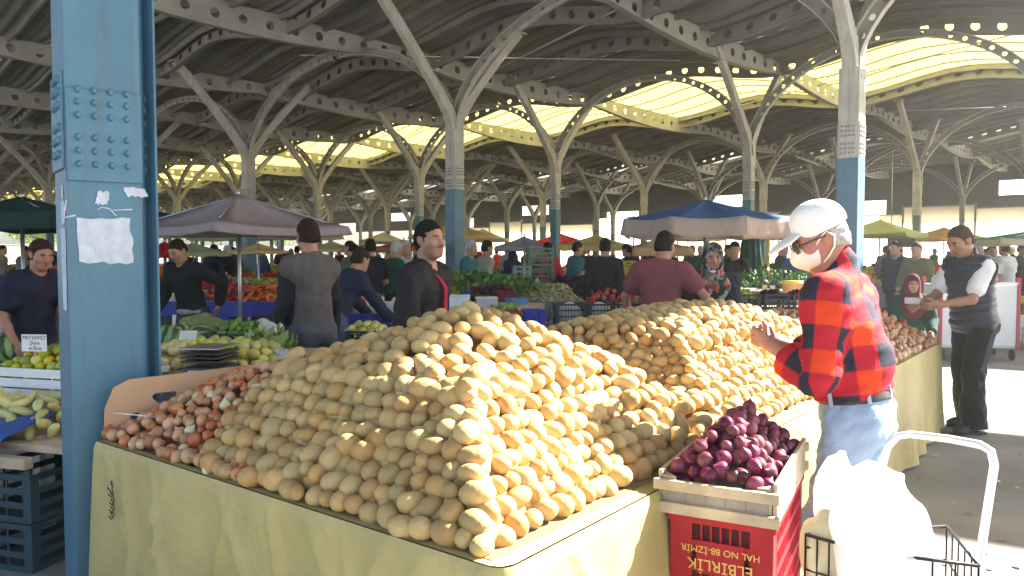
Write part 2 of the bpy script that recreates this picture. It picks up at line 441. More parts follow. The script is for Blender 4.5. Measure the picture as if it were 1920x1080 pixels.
# dark panels added to block bright sky, standing in for distant dark trusses
for (a, b, lo_, hi_) in ((W(-11, 61.9), W(118.5, 61.9), 4.3, 5.5), (W(-11, 61.9), W(118.5, 61.9), 5.5, 6.5), (W(-11, 61.9), W(118.5, 61.9), 6.5, 8.3), (W(118.5, -3), W(118.5, 61.9), 6.0, 8.3)):
    g = MB(); nd = int(np.linalg.norm(b - a) / .4)
    V = []
    for i in range(nd + 1):
        q = a + (b - a) * i / nd; o_ = .012 * (i % 2) * unit(np.cross(b - a, (0, 0, 1)))
        V += [L_(q + o_ + np.array([0, 0, lo_])), L_(q + o_ + np.array([0, 0, hi_]))]
    g.add(V, [(2 * i, 2 * i + 2, 2 * i + 3, 2 * i + 1) for i in range(nd) if not (hi_ < 7 and (i // 9 * 7 + int(hi_ * 3)) % 6 < 1)]); g.build('sky_blocker', m_blocker, roof, solid=.01)
# purlins running along the vault, under the sheet
n = -2.4
while n < 61:
    ua = umin(n) + .1; us = np.arange(ua, 118, .93)
    pm = MB(); path = [L_(W(u, n, zroof(u) - .11)) for u in us]
    th_ = .3 if 24 < n < 30.6 else 1.
    pm.sweep(path, [.07 * th_] * len(us), [.16 * th_] * len(us), NH)
    pm.build('purlin', m_rib, roof); n += 1.32
# perforated edge girders along the rows, following the vault
def girder(n, depth, ua, ub, off=0., cell=.62, mat=m_rib):
    us = np.arange(ua, ub, cell); g = MB()
    path = [L_(W(u, n, zroof(u) - depth - .03)) for u in us]
    g.holed(path, [np.array([0, 0, 1.])] * len(us), [depth] * len(us), .115)
    g.build('girder_web', mat, roof, solid=.02)
    g = MB(); g.sweep([p - np.array([0, 0, .012]) for p in path], [.14] * len(us), [.02] * len(us), NH)
    g.build('girder_flange', mat, roof)
for n in (11.0, 15.9, 19.3, 23.85, 30.75, 38.6, 45.2, 50.9, 56.2): girder(n, .42, max(umin(n), 0) + .1, 117)
# castellated cross beams
k = -2
while U0 + k * SP < 118:
    u = U0 + k * SP; n0 = -2.8 if u > 0 else (21.2)
    if u > -10:
        ns = np.arange(n0, 61.5, .72); g = MB()
        dep = [.34 + .30 * abs(math.sin((a - 5) * .33)) for a in ns]
        path = [L_(W(u, a, 7.50 - d)) for a, d in zip(ns, dep)]
        g.holed(path, [np.array([0, 0, 1.])] * len(ns), dep, .12)
        g.build('cross_beam_web', m_beam, roof, solid=.02)
        g = MB(); g.sweep([p - np.array([0, 0, .012]) for p in path], [.2] * len(ns), [.022] * len(ns), UH)
        g.build('cross_beam_flange', m_beam, roof)
    k += 1
# thin tie rods crossing the bays
for (u0, n0, u1, n1) in [(9, 15, 24, 21), (3, 24, 17.5, 30.6), (17.5, 24, 32, 30.6), (12, 33, 3, 38), (20, 13, 12, 21), (27, 24, 40, 30.5)]:
    g = MB(); g.tube([L_(W(u0, n0, 7.35)), L_(W(u1, n1, 7.35))], .022, 6); g.build('tie_rod', m_grey, roof)

# ------------------------------------------------------------------ tree columns
def i_post(w):                                            # H-section with rounded inside corners
    h = w / 2; fl = .045; wb = .16 * w
    return [(-h, -h), (h, -h), (h, -h + fl), (wb, -h + fl + .05), (wb, h - fl - .05), (h, h - fl), (h, h), (-h, h), (-h, h - fl), (-wb, h - fl - .05), (-wb, -h + fl + .05), (-h, -h + fl)]
def column(pos, label, sm, sp, zb=3.1, zc=4.88, w=.40, reach=2.4, ztip=7.42, name='tree_column'):
    """pos on the floor; sm / sp = half distance to the neighbours on the -u / +u side"""
    c = empty(name, (pos[0], pos[1], 0), label, 'column', 'tree-shaped steel columns of the hall', math.atan2(UH[1], UH[0]))
    g = MB(); g.box((0, 0, zb / 2 + .01), (w, w, zb - .02)); g.box((0, -w / 2 - .012, zb / 2), (w * .25, .018, zb - .1)); g.box((0, 0, .03), (w + .2, w + .2, .06))
    g.build('post', m_blue, c, bevel=.02)
    g = MB(); g.box((0, 0, (zb + zc - .3) / 2), (w * .96, w * .96, zc - .3 - zb))
    for s in (-1, 1):
        g.box((s * w * .49, 0, zb + .3), (.02, w * .8, .6)); g.box((0, s * w * .49, zb + .3), (w * .8, .02, .6))
    g.build('upper_post', m_grey, c, bevel=.015)
    g = MB()
    for s in (-1, 1):
        for i in range(4):
            for j in range(6):
                y = (i - 1.5) * w * .18; z = zb + .08 + j * .075 + (.06 if j > 2 else 0)
                g.box((s * (w * .49 + .018), y, z), (.02, .03, .03)); g.box((y, s * (w * .49 + .018), z), (.03, .02, .03))
    g.build('splice_bolts', m_rib, c)
    # straight struts across the rows (local +-y)
    for s in (-1, 1):
        path = []; ws = []
        for t in np.linspace(0, 1, 15):
            if t < .25: p = (0, s * .09 * (t / .25) ** 2, zc - .85 + .8 * t / .25)
            else:
                q_ = (t - .25) / .75; p = (0, s * (.09 + (reach - .09) * q_ ** 1.06), zc - .05 + (ztip - zc + .05) * (q_ * .9 + .1 * math.sin(q_ * PI / 2)))
            path.append(p); ws.append(.34 - .12 * min(1, t / .45))
        g = MB(); g.sweep(path, [w_ * .85 for w_ in ws], ws, (1, 0, 0))
        g.box((0, s * reach, ztip + .0), (.34, .34, .05))
        g.build('strut', m_grey, c, bevel=.02)
    # perforated arched ribs along the row (local +-x)
    for s, half in ((-1, sm), (1, sp)):
        us = np.linspace(0, 1, 17); path = []; wd = []
        for q_ in us:
            x = s * (.06 + (half - .06) * (1 - math.cos(q_ * PI / 2)) ** .95); z = zc - .5 + (7.12 - zc + .5) * math.sin(q_ * PI / 2)
            path.append(np.array([x, 0, z])); wd.append(.23 - .07 * q_)
        dirs = []
        for i in range(len(path)):
            d = unit(path[min(i + 1, 16)] - path[max(i - 1, 0)]); nn = np.array([-d[2] * s, 0, d[0] * s]); dirs.append(nn * (1 if nn[2] >= -.2 else -1))
        g = MB(); g.holed(path, dirs, wd, .058, n=8)
        o = g.build('arch_rib', m_rib, c, solid=.025)
        g = MB(); g.sweep(path, [.14] * 17, [.02] * 17, (0, 1, 0)); g.sweep([p + d * w_ for p, d, w_ in zip(path, dirs, wd)], [.17] * 17, [.022] * 17, (0, 1, 0))
        g.build('rib_flange', m_grey, o)
    return c
def at_row(px, n):
    r = ray(px, 475); d = n / (r[0] / r[1] * NH[0] + NH[1]); return np.array([r[0] / r[1] * d, d, 0])
row1 = [(1592, 'blue and pale tree column rising behind the white cap of the plaid shirted man'),
        (853, 'broad blue and pale tree column just behind the man in the black jacket'),
        (468, 'tree column rising through the mauve canopy at the carrot stall')]
row2 = [(1402, 'slim tree column rising behind the blue canopy'), (1041, 'slim tree column between grey canopy and yellow canopies'),
        (787, 'dark slim tree column close beside the head of the black jacketed man'), (597, 'dark tree column behind the head of the man in the grey raglan top')]
row3 = [(1718, 'slim yellowish tree column beside the hanging black screen near the vest man'), (1430, 'thin tree column seen just over the right slope of the blue canopy'),
        (1207, 'thin tree column standing over the left slope of the blue canopy'), (1018, 'thin tree column right behind the grey canopy'), (868, 'far thin column showing beside the broad blue column of the second row')]
for row, n, half, extra in ((row1, 13.4, 4.8, None), (row2, 21.8, 3.7, None), (row3, 35.2, 3.5, None)):
    for px, lab in row:
        column(at_row(px, n), lab, half, half, w=.35 if n < 15 else .27, reach=2.4 if n < 30 else 2.9)
# the rest of the grid: rows beyond what can be told apart by what stands near them
lab_far = {0: 'tree column of the front row under the dark green canopies', 13.4: 'distant column of the long front row towards the hall\'s far end',
           21.8: 'distant column of the middle row towards the hall\'s far end', 35.2: 'distant column of the third row towards the hall\'s far end', 43: 'slender far column in the fourth row near the bright tarpaulins', 54: 'slender farthest column right before the cream tarpaulin wall'}
nof = {}
def far(u, n, half):
    p = W(u, n)
    r = (p[0] / p[1] * F + 960) if p[1] > 0 else 9e9
    if p[1] < 2 or r < -500 or r > 2500: return
    nof[n] = nof.get(n, 0) + 1
    nth = ['first', 'second', 'third', 'fourth', 'fifth', 'sixth', 'seventh', 'eighth', 'ninth', 'tenth', 'eleventh', 'twelfth', 'thirteenth', 'fourteenth', 'fifteenth', 'sixteenth', 'seventeenth', 'eighteenth'][min(nof[n] - 1, 17)]
    column(p, nth + ' ' + lab_far[n], half, half, w=.27)
for u in (13.0, 22.4, 31.8, 41.2, 50.6, 60): far(u, 1.4, 4.7) if False else None
lab_far[1.4] = 'column of the edge row under the dark green canopies'
for u in (12.9, 22.2, 31.5, 40.8, 50.1, 59.4, 68.7, 78, 87.3, 96.6, 105.9): far(u, 1.4, 4.65)
for u in (33.4, 43, 52.6, 62.2, 71.8, 81.4, 91, 100.6, 110.2): far(u, 13.4, 4.8)
for u in (2.7, 39.7, 47.1, 54.5, 61.9, 69.3, 76.7, 84.1, 91.5, 98.9, 106.3): far(u, 21.8, 3.7)
for u in (2.2, -5, 43.4, 50.3, 57.2, 64.1, 71, 77.9, 84.8, 91.7, 98.6, 105.5): far(u, 35.2, 3.5)
for u in np.arange(-2, 112, 8.2): far(u, 43, 4.1)
for u in np.arange(-6, 112, 8.6): far(u, 54, 4.3)

# big near column at the left edge of the table
NC = np.array([-1.79, 3.42, 0]); nc = empty('tree_column', NC, 'big near blue column with torn white posters and bolted splice', 'column', 'tree-shaped steel columns of the hall', math.radians(38)); nc.scale = (.77, .77, 1)
g = MB(); h = .225
pts = [(-h, -.2), (h - .10, -.2), (h - .075, -.195), (h - .055, -.175), (h - .04, -.14), (h - .028, -.12), (h - .016, -.16), (h - .012, -.232), (h, -.235), (h, .2), (-h + .02, .2), (-h, .18)]
g.prism(pts, 0, 7.3); g.build('post', m_blue, nc, bevel=.004)
g = MB(); g.box((-.035, -.208, 2.02), (.37, .014, .38)); g.box((-h - .008, -.02, 2.08), (.014, .34, .40)); g.build('splice_plate', m_blue, nc, bevel=.003)
g = MB()
for zz in (1.90, 1.955, 2.01, 2.10, 2.155, 2.205):
    for x in (-.165, -.085, -.005, .075): g.lathe([(.0, .018), (.011, .017), (.014, .008), (.016, 0)], 8, (x, -.215, zz), R=rotx(PI / 2))
    for y in (-.15, -.07, .01): g.lathe([(.0, .022), (.013, .02), (.016, .008), (.018, 0)], 8, (-h - .014, y, zz + .04), R=roty(-PI / 2))
    g.lathe([(.0, .03), (.014, .028), (.018, .008), (.02, 0)], 8, (h - .035, -.13, zz), R=roty(-PI / 2))
g.build('splice_bolts', m_blue, nc)
def torn(name, cx, z, wd, ht, seed, skew=0., face=0):
    r = random.Random(seed); pl = []; n = 7
    for i in range(n): pl.append((-wd / 2 + wd * i / n + r.uniform(-.004, .004), -ht / 2 + r.uniform(-.008, .008)))
    for i in range(n): pl.append((wd / 2 + r.uniform(-.007, .007), -ht / 2 + ht * i / n))
    for i in range(n): pl.append((wd / 2 - wd * i / n, ht / 2 + r.uniform(-.006, .006)))
    for i in range(n): pl.append((-wd / 2 + r.uniform(-.006, .006), ht / 2 - ht * i / n))
    g = MB()
    pl = [(x + skew * y, y) for x, y in pl]
    if face == 0: V = [(cx + x, -.2035 - .002 * abs(math.sin(9 * x + 7 * y)), z + y) for x, y in pl]
    else: V = [(-h - .003 - .002 * abs(math.sin(9 * y)), cx + x, z + y) for x, y in pl]
    g.add(V, [tuple(range(len(V)))]); return g.build(name, m_paper2, nc, solid=.0012)
m_paper2 = M('weathered_paper', (.50, .55, .62), .85, .14, 14, .2, 60, stain=.15)
def nz(py): return H + (475 - py) / F * 3.3
def nx(px): return ((px - 960) / F * 3.30 + 1.695) / .607
torn('torn_poster', nx(204), nz(451), .265, .188, 1, -.06); torn('paper_scrap', nx(246), nz(359), .11, .036, 2, -.2); torn('paper_scrap', nx(201), nz(372), .06, .054, 3, .2)
for cy, py, wd, ht, sd in ((-.09, 362, .06, .05, 4), (-.10, 400, .12, .10, 5), (-.09, 455, .15, .12, 6), (-.09, 510, .14, .14, 7), (-.09, 560, .13, .09, 8)):
    torn('paper_scrap', cy, nz(py), wd, ht, sd, .1, 1)
g = MB()
for path in ([(155, 378), (151, 411)], [(151, 411), (166, 406)], [(194, 395), (200, 390), (210, 392), (219, 405)], [(214, 395), (241, 392)]):
    g.tube([(nx(a), -.203, nz(b)) for a, b in path], .0035, 5)
g.build('tape_strip', m_paper2, nc)
# ------------------------------------------------------------------ the big table under its plastic cover
m_cover = M('olive_yellow_plastic_cover', (.43, .35, .14), .5, .16, 2.6, .35, 22, spec=.3, stain=.42)
table = empty('market_table', T(1, 3, 0), 'long market table under an olive yellow plastic cover, heaped with potatoes and onions', 'table')
TO = T(1, 3, 0)
TZ = .75; LS, LT = 2.14, 6.1
def cover():
    g = MB(); g.box(T(1.07, 1.2, TZ - .03) - TO, (LS - .06, 2.3, .03), rotz(math.atan2(E2[1], E2[0]) - PI / 2)); g.build('board', m_wood, table)
    # hanging skirt: path round the table edge, sampled, with folds growing downwards
    path = []; cr = .05
    for t in np.linspace(2.4, .03, 60): path.append((LS, t, 1, 0))
    for s in np.linspace(LS + .0, cr, 150): path.append((s, 0, 0, -1))
    for a in np.linspace(0, PI / 2, 9)[1:-1]: path.append((cr - cr * math.sin(a), cr - cr * math.cos(a), -math.sin(a), -math.cos(a)))
    for t in np.linspace(cr, LT, 260): path.append((0, t, -1, 0))
    for s in np.linspace(.02, 1.4, 50): path.append((s, LT, 0, 1))
    r = np.random.RandomState(3); V = []; nv = 30
    L = -2.4; prev = None; ph = r.uniform(0, 6, 12); fr = r.uniform(2.5, 24, 12)
    for (s, t, ns, nt_) in path:
        if prev is not None: L += math.hypot(s - prev[0], t - prev[1])
        prev = (s, t)
        for j in range(nv + 1):
            v = j / nv; z = TZ + .006 - v * (TZ - .015)
            o = 0
            for i in range(12): o += math.sin(fr[i] * (L + .22 * v * math.sin(ph[i] * 3)) + ph[i] + 1.2 * v) / (1 + fr[i] * .12)
            o = .012 + (.03 * v ** .8 * o * .55) + .05 * v
            # drawn-up diagonal creases running from the table corners
            for (l0, k, d) in ((.25, 2.2, .012), (.62, -1.6, .008), (1.2, 2.6, .010), (1.75, -1.4, .008), (2.05, 1.2, .012), (3.1, -2.2, .007), (.9, .9, .006), (.1, 1.1, .009), (.45, 1.4, .009), (.78, -1.1, .007), (1.02, -2.4, .008), (1.38, 1.0, .008), (1.55, 2.0, .006), (1.9, -1.2, .010), (2.4, 1.5, .008), (2.7, -1.3, .007), (1.98, .8, .010)):
                o += 2.6 * d * math.exp(-((L - l0 - v * .5 / k) / .02) ** 2) * math.sin(PI * min(1, v * 1.15)) ** .5
            if v < .03: o = .004
            V.append(T(s + ns * o, t + nt_ * o, z) - TO)
    n = len(path)
    Fc = [(i * (nv + 1) + j, i * (nv + 1) + j + 1, (i + 1) * (nv + 1) + j + 1, (i + 1) * (nv + 1) + j) for i in range(n - 1) for j in range(nv)]
    b = len(V); V += [T(0.05, .05, TZ + .004) - TO]
    g = MB(); g.add(V[:b], Fc, 0, True)
    # top sheet
    top = [(LS, .004), (.05, .004), (.018, .018), (.004, .05), (.004, LT), (1.4, LT), (1.4, 2.6), (LS, 2.4)]
    g.add([T(s, t, TZ + .006) - TO for s, t in top], [tuple(range(len(top)))])
    o = g.build('plastic_cover', m_cover, table)
    q = MB()
    for k, (s, z) in enumerate(((1.955, .62), (1.93, .60), (1.905, .575), (1.89, .55), (1.875, .53))):
        for m_ in range(3): q.box(T(s + .012 * (m_ - 1), -.036 - .008 * k, z - .012 * m_) - TO, (.005, .002, .028), rotz(math.atan2(E1[1], E1[0])) @ roty(.5 + .4 * m_))
    q.build('printed_mark', m_ink, table)
cover()

# ------------------------------------------------------------------ produce meshes
m_pot = M('potato_skin', (.39, .255, .10), .62, .0, 11, .18, 60, rv=.17, col2=(.55, .385, .165), spec=.25, stain=.22)
m_core = col_mat('potato_gap_shade', (.20, .14, .065))  # filler under the potatoes, shade of the gaps put into its colour
m_oni = M('copper_onion_skin', (.33, .105, .040), .34, 0, 14, .08, 50, rv=.28, col2=(.52, .25, .11), spec=.5)
m_onp = M('peeled_onion_skin', (.62, .60, .36), .35, 0, 12, .06, 40, rv=.12, col2=(.72, .62, .40))
m_onpk = M('pink_onion_skin', (.50, .25, .13), .35, 0, 13, .06, 40, rv=.2, col2=(.64, .43, .25))
m_red = M('red_onion_skin', (.085, .011, .026), .36, 0, 10, .08, 45, rv=.35, col2=(.22, .042, .08), spec=.4)
m_cit = M('green_citrus_peel', (.16, .27, .025), .4, 0, 5, .1, 120, rv=.30, col2=(.50, .46, .03))
m_cit2 = M('yellow_citrus_peel', (.52, .38, .03), .4, 0, 5, .1, 120, rv=.3, col2=(.52, .46, .05))
m_pep = M('pale_pepper_skin', (.52, .50, .17), .35, 0, 6, .03, 30, rv=.15, col2=(.62, .56, .24))
m_pear = M('quince_skin', (.50, .46, .08), .4, 0, 6, .05, 40, rv=.22, col2=(.60, .55, .16))
m_tom = M('tomato_skin', (.55, .06, .02), .3, .2, 6, rv=.25)
m_oran = M('orange_peel', (.75, .28, .03), .45, .15, 6, .08, 100, rv=.15)
def icos(sub):
    bm = bmesh.new(); bmesh.ops.create_icosphere(bm, subdivisions=sub, radius=1)
    V = np.array([v.co[:] for v in bm.verts]); Fc = np.array([[v.index for v in f.verts] for f in bm.faces]); bm.free(); return V, Fc
IC3 = icos(3); IC2 = icos(2)
def lump(V, seed, amp, k=1.6):
    r = np.random.RandomState(seed); o = np.zeros(len(V))
    for i in range(5):
        d = r.normal(size=3) * k; o += np.sin(V @ d + r.uniform(0, 6))
    return V * (1 + amp * o / 2.2)[:, None]
def potato_v(seed, ic=IC3):
    r = np.random.RandomState(seed + 50); V = lump(ic[0], seed, .042)
    V = V * np.array([.046 * r.uniform(.95, 1.14), .0395 * r.uniform(.95, 1.08), .036 * r.uniform(.95, 1.05)])
    V[:, 2] += .05 * r.uniform(-1, 1) * V[:, 0] ** 2 / .05
    return V
def dimple(V, pts, rad, dep):
    for p in pts:
        d = np.linalg.norm(V - p, axis=1); V = V - unit(p) * (np.exp(-(d / rad) ** 2) * dep)[:, None]
    return V
POT = []
for s in range(7):
    V = potato_v(s); r = np.random.RandomState(s)
    pts = V[r.choice(len(V), 6)]
    POT.append((dimple(V, pts, .006, .0022), IC3[1]))
def onion_v(seed, ic=IC3):
    r = np.random.RandomState(seed); V = ic[0].copy(); z = V[:, 2]; rad = np.sqrt(np.maximum(0, 1 - z ** 2))
    sq = 1 - .25 * np.clip(z, 0, 1) ** 2
    V[:, 0] *= sq; V[:, 1] *= sq
    tip = np.clip((z - .86) / .14, 0, 1); V[:, 2] = z * r.uniform(.80, .96) + tip ** 1.4 * r.uniform(.35, .6) - np.clip((-z - .93) / .07, 0, 1) * .02
    V[:, :2] *= (1 - .55 * tip)[:, None]
    return lump(V, seed, .04) * .029
ONI = [(onion_v(s), IC3[1]) for s in range(5)]
CIT = [(lump(IC2[0], s, .04) * np.array([.031, .031, .034]), IC2[1]) for s in range(4)]
def pepper_v(s):
    V = lump(IC2[0], s, .10, 2.2); V = V * np.array([.085, .033, .030]); V[:, 2] += 3.0 * V[:, 0] ** 2 * (1 if s % 2 else -.6); return V
PEP = [(pepper_v(s), IC2[1]) for s in range(4)]
PEAR = [(lump(IC2[0] * np.where(IC2[0][:, 2:3] > 0, np.array([[.78, .78, 1.25]]), np.array([[1, 1, 1.]])), s, .06) * .034, IC2[1]) for s in range(4)]
RND = [(lump(IC2[0], s, .03) * .034, IC2[1]) for s in range(3)]

def randrot(r, flat=True, tilt=.35):
    a = r.uniform(0, 2 * PI)
    return rotz(a) @ rotx(r.normal() * tilt) @ roty(r.normal() * tilt)
_meshc = {}
def scatter(name, items, protos, mats, labelf, cat, group, limit=300, stuff_label=None, core=None):
    """items: list of (pos, R, scale, zone, matidx). Nearest ones become objects, the rest one object of kind stuff."""
    items = sorted(items, key=lambda q: q[5] if len(q) > 5 else np.linalg.norm(np.asarray(q[0]) - np.array([0, 0, H])))
    r = np.random.RandomState(len(items)); meshes = {}
    def getm(pi, mi):
        if (pi, mi) not in meshes:
            me = npmesh(name, protos[pi][0], protos[pi][1]); me.materials.append(mats[mi]); meshes[pi, mi] = me
        return meshes[pi, mi]
    for q in items[:limit]:
        pos, R, sc, zone, mi = q[:5]
        o = bpy.data.objects.new(name, getm(r.randint(len(protos)), mi)); C.objects.link(o)
        o.matrix_world = Matrix.Translation(Vector(pos)) @ Matrix(R.tolist()).to_4x4() @ Matrix.Diagonal((sc, sc, sc, 1))
        lab, grp = labelf(zone); tag(o, lab, cat, grp or group)
    rest = items[limit:]
    if rest or core:
        VV = []; FF = []; MI = []; RV = []; b = 0
        for q in rest:
            pos, R, sc, zone, mi = q[:5]; V, Fc = protos[r.randint(len(protos))]
            VV.append((V * sc) @ R.T + np.asarray(pos)); FF.append(Fc + b); MI.append(np.full(len(Fc), mi)); b += len(V)
            RV.append(np.full(len(V), r.uniform(0, 1)))
        if core is not None:
            for V, Fc in core:
                VV.append(V); FF.append(np.asarray(Fc) + b); MI.append(np.full(len(Fc), len(mats))); b += len(V); RV.append(np.zeros(len(V)))
        me = npmesh(name + '_heap', np.concatenate(VV), np.concatenate(FF), True, np.concatenate(MI))
        at = me.attributes.new('rv', 'FLOAT', 'POINT'); at.data.foreach_set('value', np.concatenate(RV).astype(np.float32))
        for m in mats: me.materials.append(m)
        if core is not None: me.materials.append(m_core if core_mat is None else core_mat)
        o = bpy.data.objects.new(name + '_heap', me); C.objects.link(o); tag(o, stuff_label or ('mass of ' + name), None, group, 'stuff')
core_mat = None
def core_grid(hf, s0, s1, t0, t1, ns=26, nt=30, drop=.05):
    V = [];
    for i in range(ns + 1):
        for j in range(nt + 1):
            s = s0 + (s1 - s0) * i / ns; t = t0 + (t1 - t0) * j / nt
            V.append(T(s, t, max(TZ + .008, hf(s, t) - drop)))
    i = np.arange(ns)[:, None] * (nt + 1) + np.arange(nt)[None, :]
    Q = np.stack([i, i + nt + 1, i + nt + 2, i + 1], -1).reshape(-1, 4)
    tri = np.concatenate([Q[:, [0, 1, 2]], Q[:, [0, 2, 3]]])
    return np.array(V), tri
def poisson(hf, s0, s1, t0, t1, d, r, tries=9000, ok=None, taken=None):
    pts = list(taken) if taken else []; out = []; cell = {}
    def key(p): return tuple(np.floor(p / d).astype(int))
    for p in pts: cell.setdefault(key(p), []).append(p)
    for _ in range(tries):
        s = r.uniform(s0, s1); t = r.uniform(t0, t1); z = hf(s, t)
        if ok and not ok(s, t, z): continue
        p = T(s, t, z); k = key(p); bad = False
        for dx in (-1, 0, 1):
            for dy in (-1, 0, 1):
                for dz in (-1, 0, 1):
                    for q in cell.get((k[0] + dx, k[1] + dy, k[2] + dz), ()):
                        if np.sum((p - q) ** 2) < d * d: bad = True; break
                    if bad: break
                if bad: break
            if bad: break
        if bad: continue
        cell.setdefault(k, []).append(p); out.append((p, s, t))
    return out
# ---- near pile
def hf_near(s, t):
    f = max(0, t - .015) * 1.0; rr = max(0, s - .055) * 1.02
    lf = max(0, 1.48 - s) * 3.2; bk = max(0, 1.52 - t) * 1.15
    a = min(f, rr, lf, bk)
    cap = .345 + .185 * math.exp(-(((s - .86) / .36) ** 2 + ((t - .86) / .34) ** 2))
    k = .06; h_ = max(k - abs(a - cap), 0) / k
    sad = min(max(0, t - .015), rr, .125 + .02 * math.sin(7 * s), lf, max(0, 2.3 - t))
    return TZ + max(min(a, cap) - h_ * h_ * k * .25, sad)
def hf_second(s, t):
    f = max(0, t - 1.56) * .95; rr = max(0, s - .03) * .85; bk = max(0, 3.75 - t) * 1.0; lf = max(0, 1.5 - s) * 1.15
    a = min(f, rr, lf, bk); cap = .38 + .09 * math.exp(-(((s - .72) / .4) ** 2 + ((t - 2.75) / .6) ** 2)) - .10 * max(0, t - 3.05)
    k = .06; h_ = max(k - abs(a - cap), 0) / k
    return TZ + min(a, cap) - h_ * h_ * k * .25
r = np.random.RandomState(21); pots = []
def faceR(out, r):
    """long axis roughly along the outward direction or the row"""
    a = math.atan2(out[1], out[0]) + (r.normal() * .35 if r.uniform() < .45 else PI / 2 + r.normal() * .3)
    return rotz(a) @ rotx(r.uniform(-3, 3)) @ roty(r.normal() * .18)
def rows(hf, s_in, t_in, slope_s, slope_t, s_max, t_max, zmax, dz, zone_f, zone_r, big=1., t0=0.):
    k = 0; z = .036
    while z < zmax:
        sk = s_in + z / slope_s; tk = t0 + t_in + z / slope_t
        off = r.uniform(0, .07)
        # row on the front-left face
        if zone_f:
            s = sk + off * .3
            while s < s_max - (z / 3.2):
                wdt = r.uniform(.054, .084) * big
                pots.append((T(s, tk + .012 + r.normal() * .008, TZ + z + r.normal() * .006), faceR(-E2, r), big * wdt / .080 * r.uniform(.94, 1.06), zone_f, 0)); s += wdt * .98
            s = sk + .04
            while s < s_max - (z / 3.2): pots.append((T(s, tk + .07, TZ + z + .012), faceR(-E2, r), big, 'in', 0, 90.)); s += .07 * big
        t = tk + .05 + off * .3
        tm = t_max if z > .12 or not zone_f or zone_f == 'second_front' else 1.66
        while t < tm:
            wdt = r.uniform(.054, .084) * big
            pots.append((T(sk + .012 + r.normal() * .006, t, TZ + z + r.normal() * .005), faceR(-E1, r), big * wdt / .080 * r.uniform(.94, 1.06), zone_r, 0)); t += wdt * .98
        t = tk + .09
        while t < t_max: pots.append((T(sk + .075, t, TZ + z + .012), faceR(-E1, r), big, 'in', 0, 90.)); t += .07 * big
        z += dz; k += 1
rows(hf_near, .07, -.010, 1.02, 1.0, 1.47, 1.2, .36, .0425, 'front', 'right')
near_top = poisson(hf_near, .12, 1.5, .3, 1.95, .060, r, 18000, ok=lambda s, t, z: (z > TZ + .32 or t > 1.1) and z >= hf_second(s, t) - .02)
for p, s, t in near_top: pots.append((p + np.array([0, 0, .012 + r.uniform(-.008, .014)]), randrot(r, tilt=.5), r.uniform(.72, 1.06), 'top' if t < 1.12 else 'back', 0) + (() if t < 1.12 else (80.,)))
rows(hf_second, .06, .02, .85, .95, 1.4, 3.6, .36, .0405, 'second_front', 'second', .92, t0=1.56)
for p, s, t in poisson(hf_second, .2, 1.5, 1.6, 3.7, .058, r, 14000, ok=lambda s, t, z: z > TZ + .33 or s > 1.2): pots.append((p + np.array([0, 0, .01 + r.uniform(-.008, .012)]), randrot(r, tilt=.5), r.uniform(.70, .98), 'second_top', 0))
potlab = {'front': ('yellow brown potato in the shaded stacked rows facing the onion heap', 'potatoes on the shaded face of the near pile'),
          'right': ('potato in the stacked rows facing the red onion tray', 'potatoes on the sunny face of the near pile'),
          'top': ('potato on the loose summit of the tall near pile', 'potatoes on top of the near pile'),
          'back': ('potato on the back slope of the tall near pile', 'potatoes behind the summit of the near pile'),
          'second': ('potato in the sunny rows of the pile in front of the plaid shirted man', 'potatoes on the sunny face of the second pile'),
          'second_front': ('potato in the gap between the two piles', 'potatoes on the near end of the second pile'),
          'second_top': ('potato on the flat top of the second pile', 'potatoes on top of the second pile'), 'in': ('potato', None)}
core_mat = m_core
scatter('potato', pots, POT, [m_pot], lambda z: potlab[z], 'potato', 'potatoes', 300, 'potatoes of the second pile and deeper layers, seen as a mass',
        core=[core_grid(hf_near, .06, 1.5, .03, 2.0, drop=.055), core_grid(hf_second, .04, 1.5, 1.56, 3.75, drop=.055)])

# ---- copper onion heap at the left of the table
def hf_on(s, t):
    f = max(0, t - .03) * .62; lf = max(0, 2.12 - s) * .74; bk = max(0, 1.3 - t) * 1.2
    return TZ + .012 + min(f, lf, bk, .27 + .03 * math.sin(5 * s + 3 * t))
onis = []
for p, s, t in poisson(hf_on, 1.15, 2.13, .02, 1.25, .043, r, 20000, ok=lambda s, t, z: z > hf_near(s, t) - .02):
    u = r.uniform(); onis.append((p + np.array([0, 0, .016 + r.uniform(-.006, .01)]), randrot(r, tilt=1.2), r.uniform(.66, 1.0), 'l', 0 if u < .5 else (2 if u < .87 else 1)))
def hf_on2(s, t):
    f = max(0, t - 3.72) * .8; rr = max(0, s - .04) * .62; bk = max(0, 6.05 - t) * 1.1
    return TZ + .012 + min(f, rr, bk, .24 - .03 * max(0, t - 5) + .03 * math.sin(4 * s + 2.3 * t))
for p, s, t in poisson(hf_on2, .03, 1.35, 3.7, 6.06, .056, r, 14000):
    u = r.uniform(); onis.append((p + np.array([0, 0, .016 + r.uniform(-.006, .01)]), randrot(r, tilt=1.2), r.uniform(.9, 1.25), 'r', 0 if u < .4 else 2))
core_mat = col_mat('onion_gap_shade', (.20, .08, .04))  # onion filler darkened to carry the shade between the bulbs
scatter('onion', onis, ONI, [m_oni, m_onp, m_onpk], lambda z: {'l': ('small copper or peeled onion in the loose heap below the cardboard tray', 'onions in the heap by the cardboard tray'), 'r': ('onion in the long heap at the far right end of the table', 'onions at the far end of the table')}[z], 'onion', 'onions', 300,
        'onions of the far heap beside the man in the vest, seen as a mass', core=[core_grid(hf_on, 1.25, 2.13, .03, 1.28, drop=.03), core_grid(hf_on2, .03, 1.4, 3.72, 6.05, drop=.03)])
core_mat = None

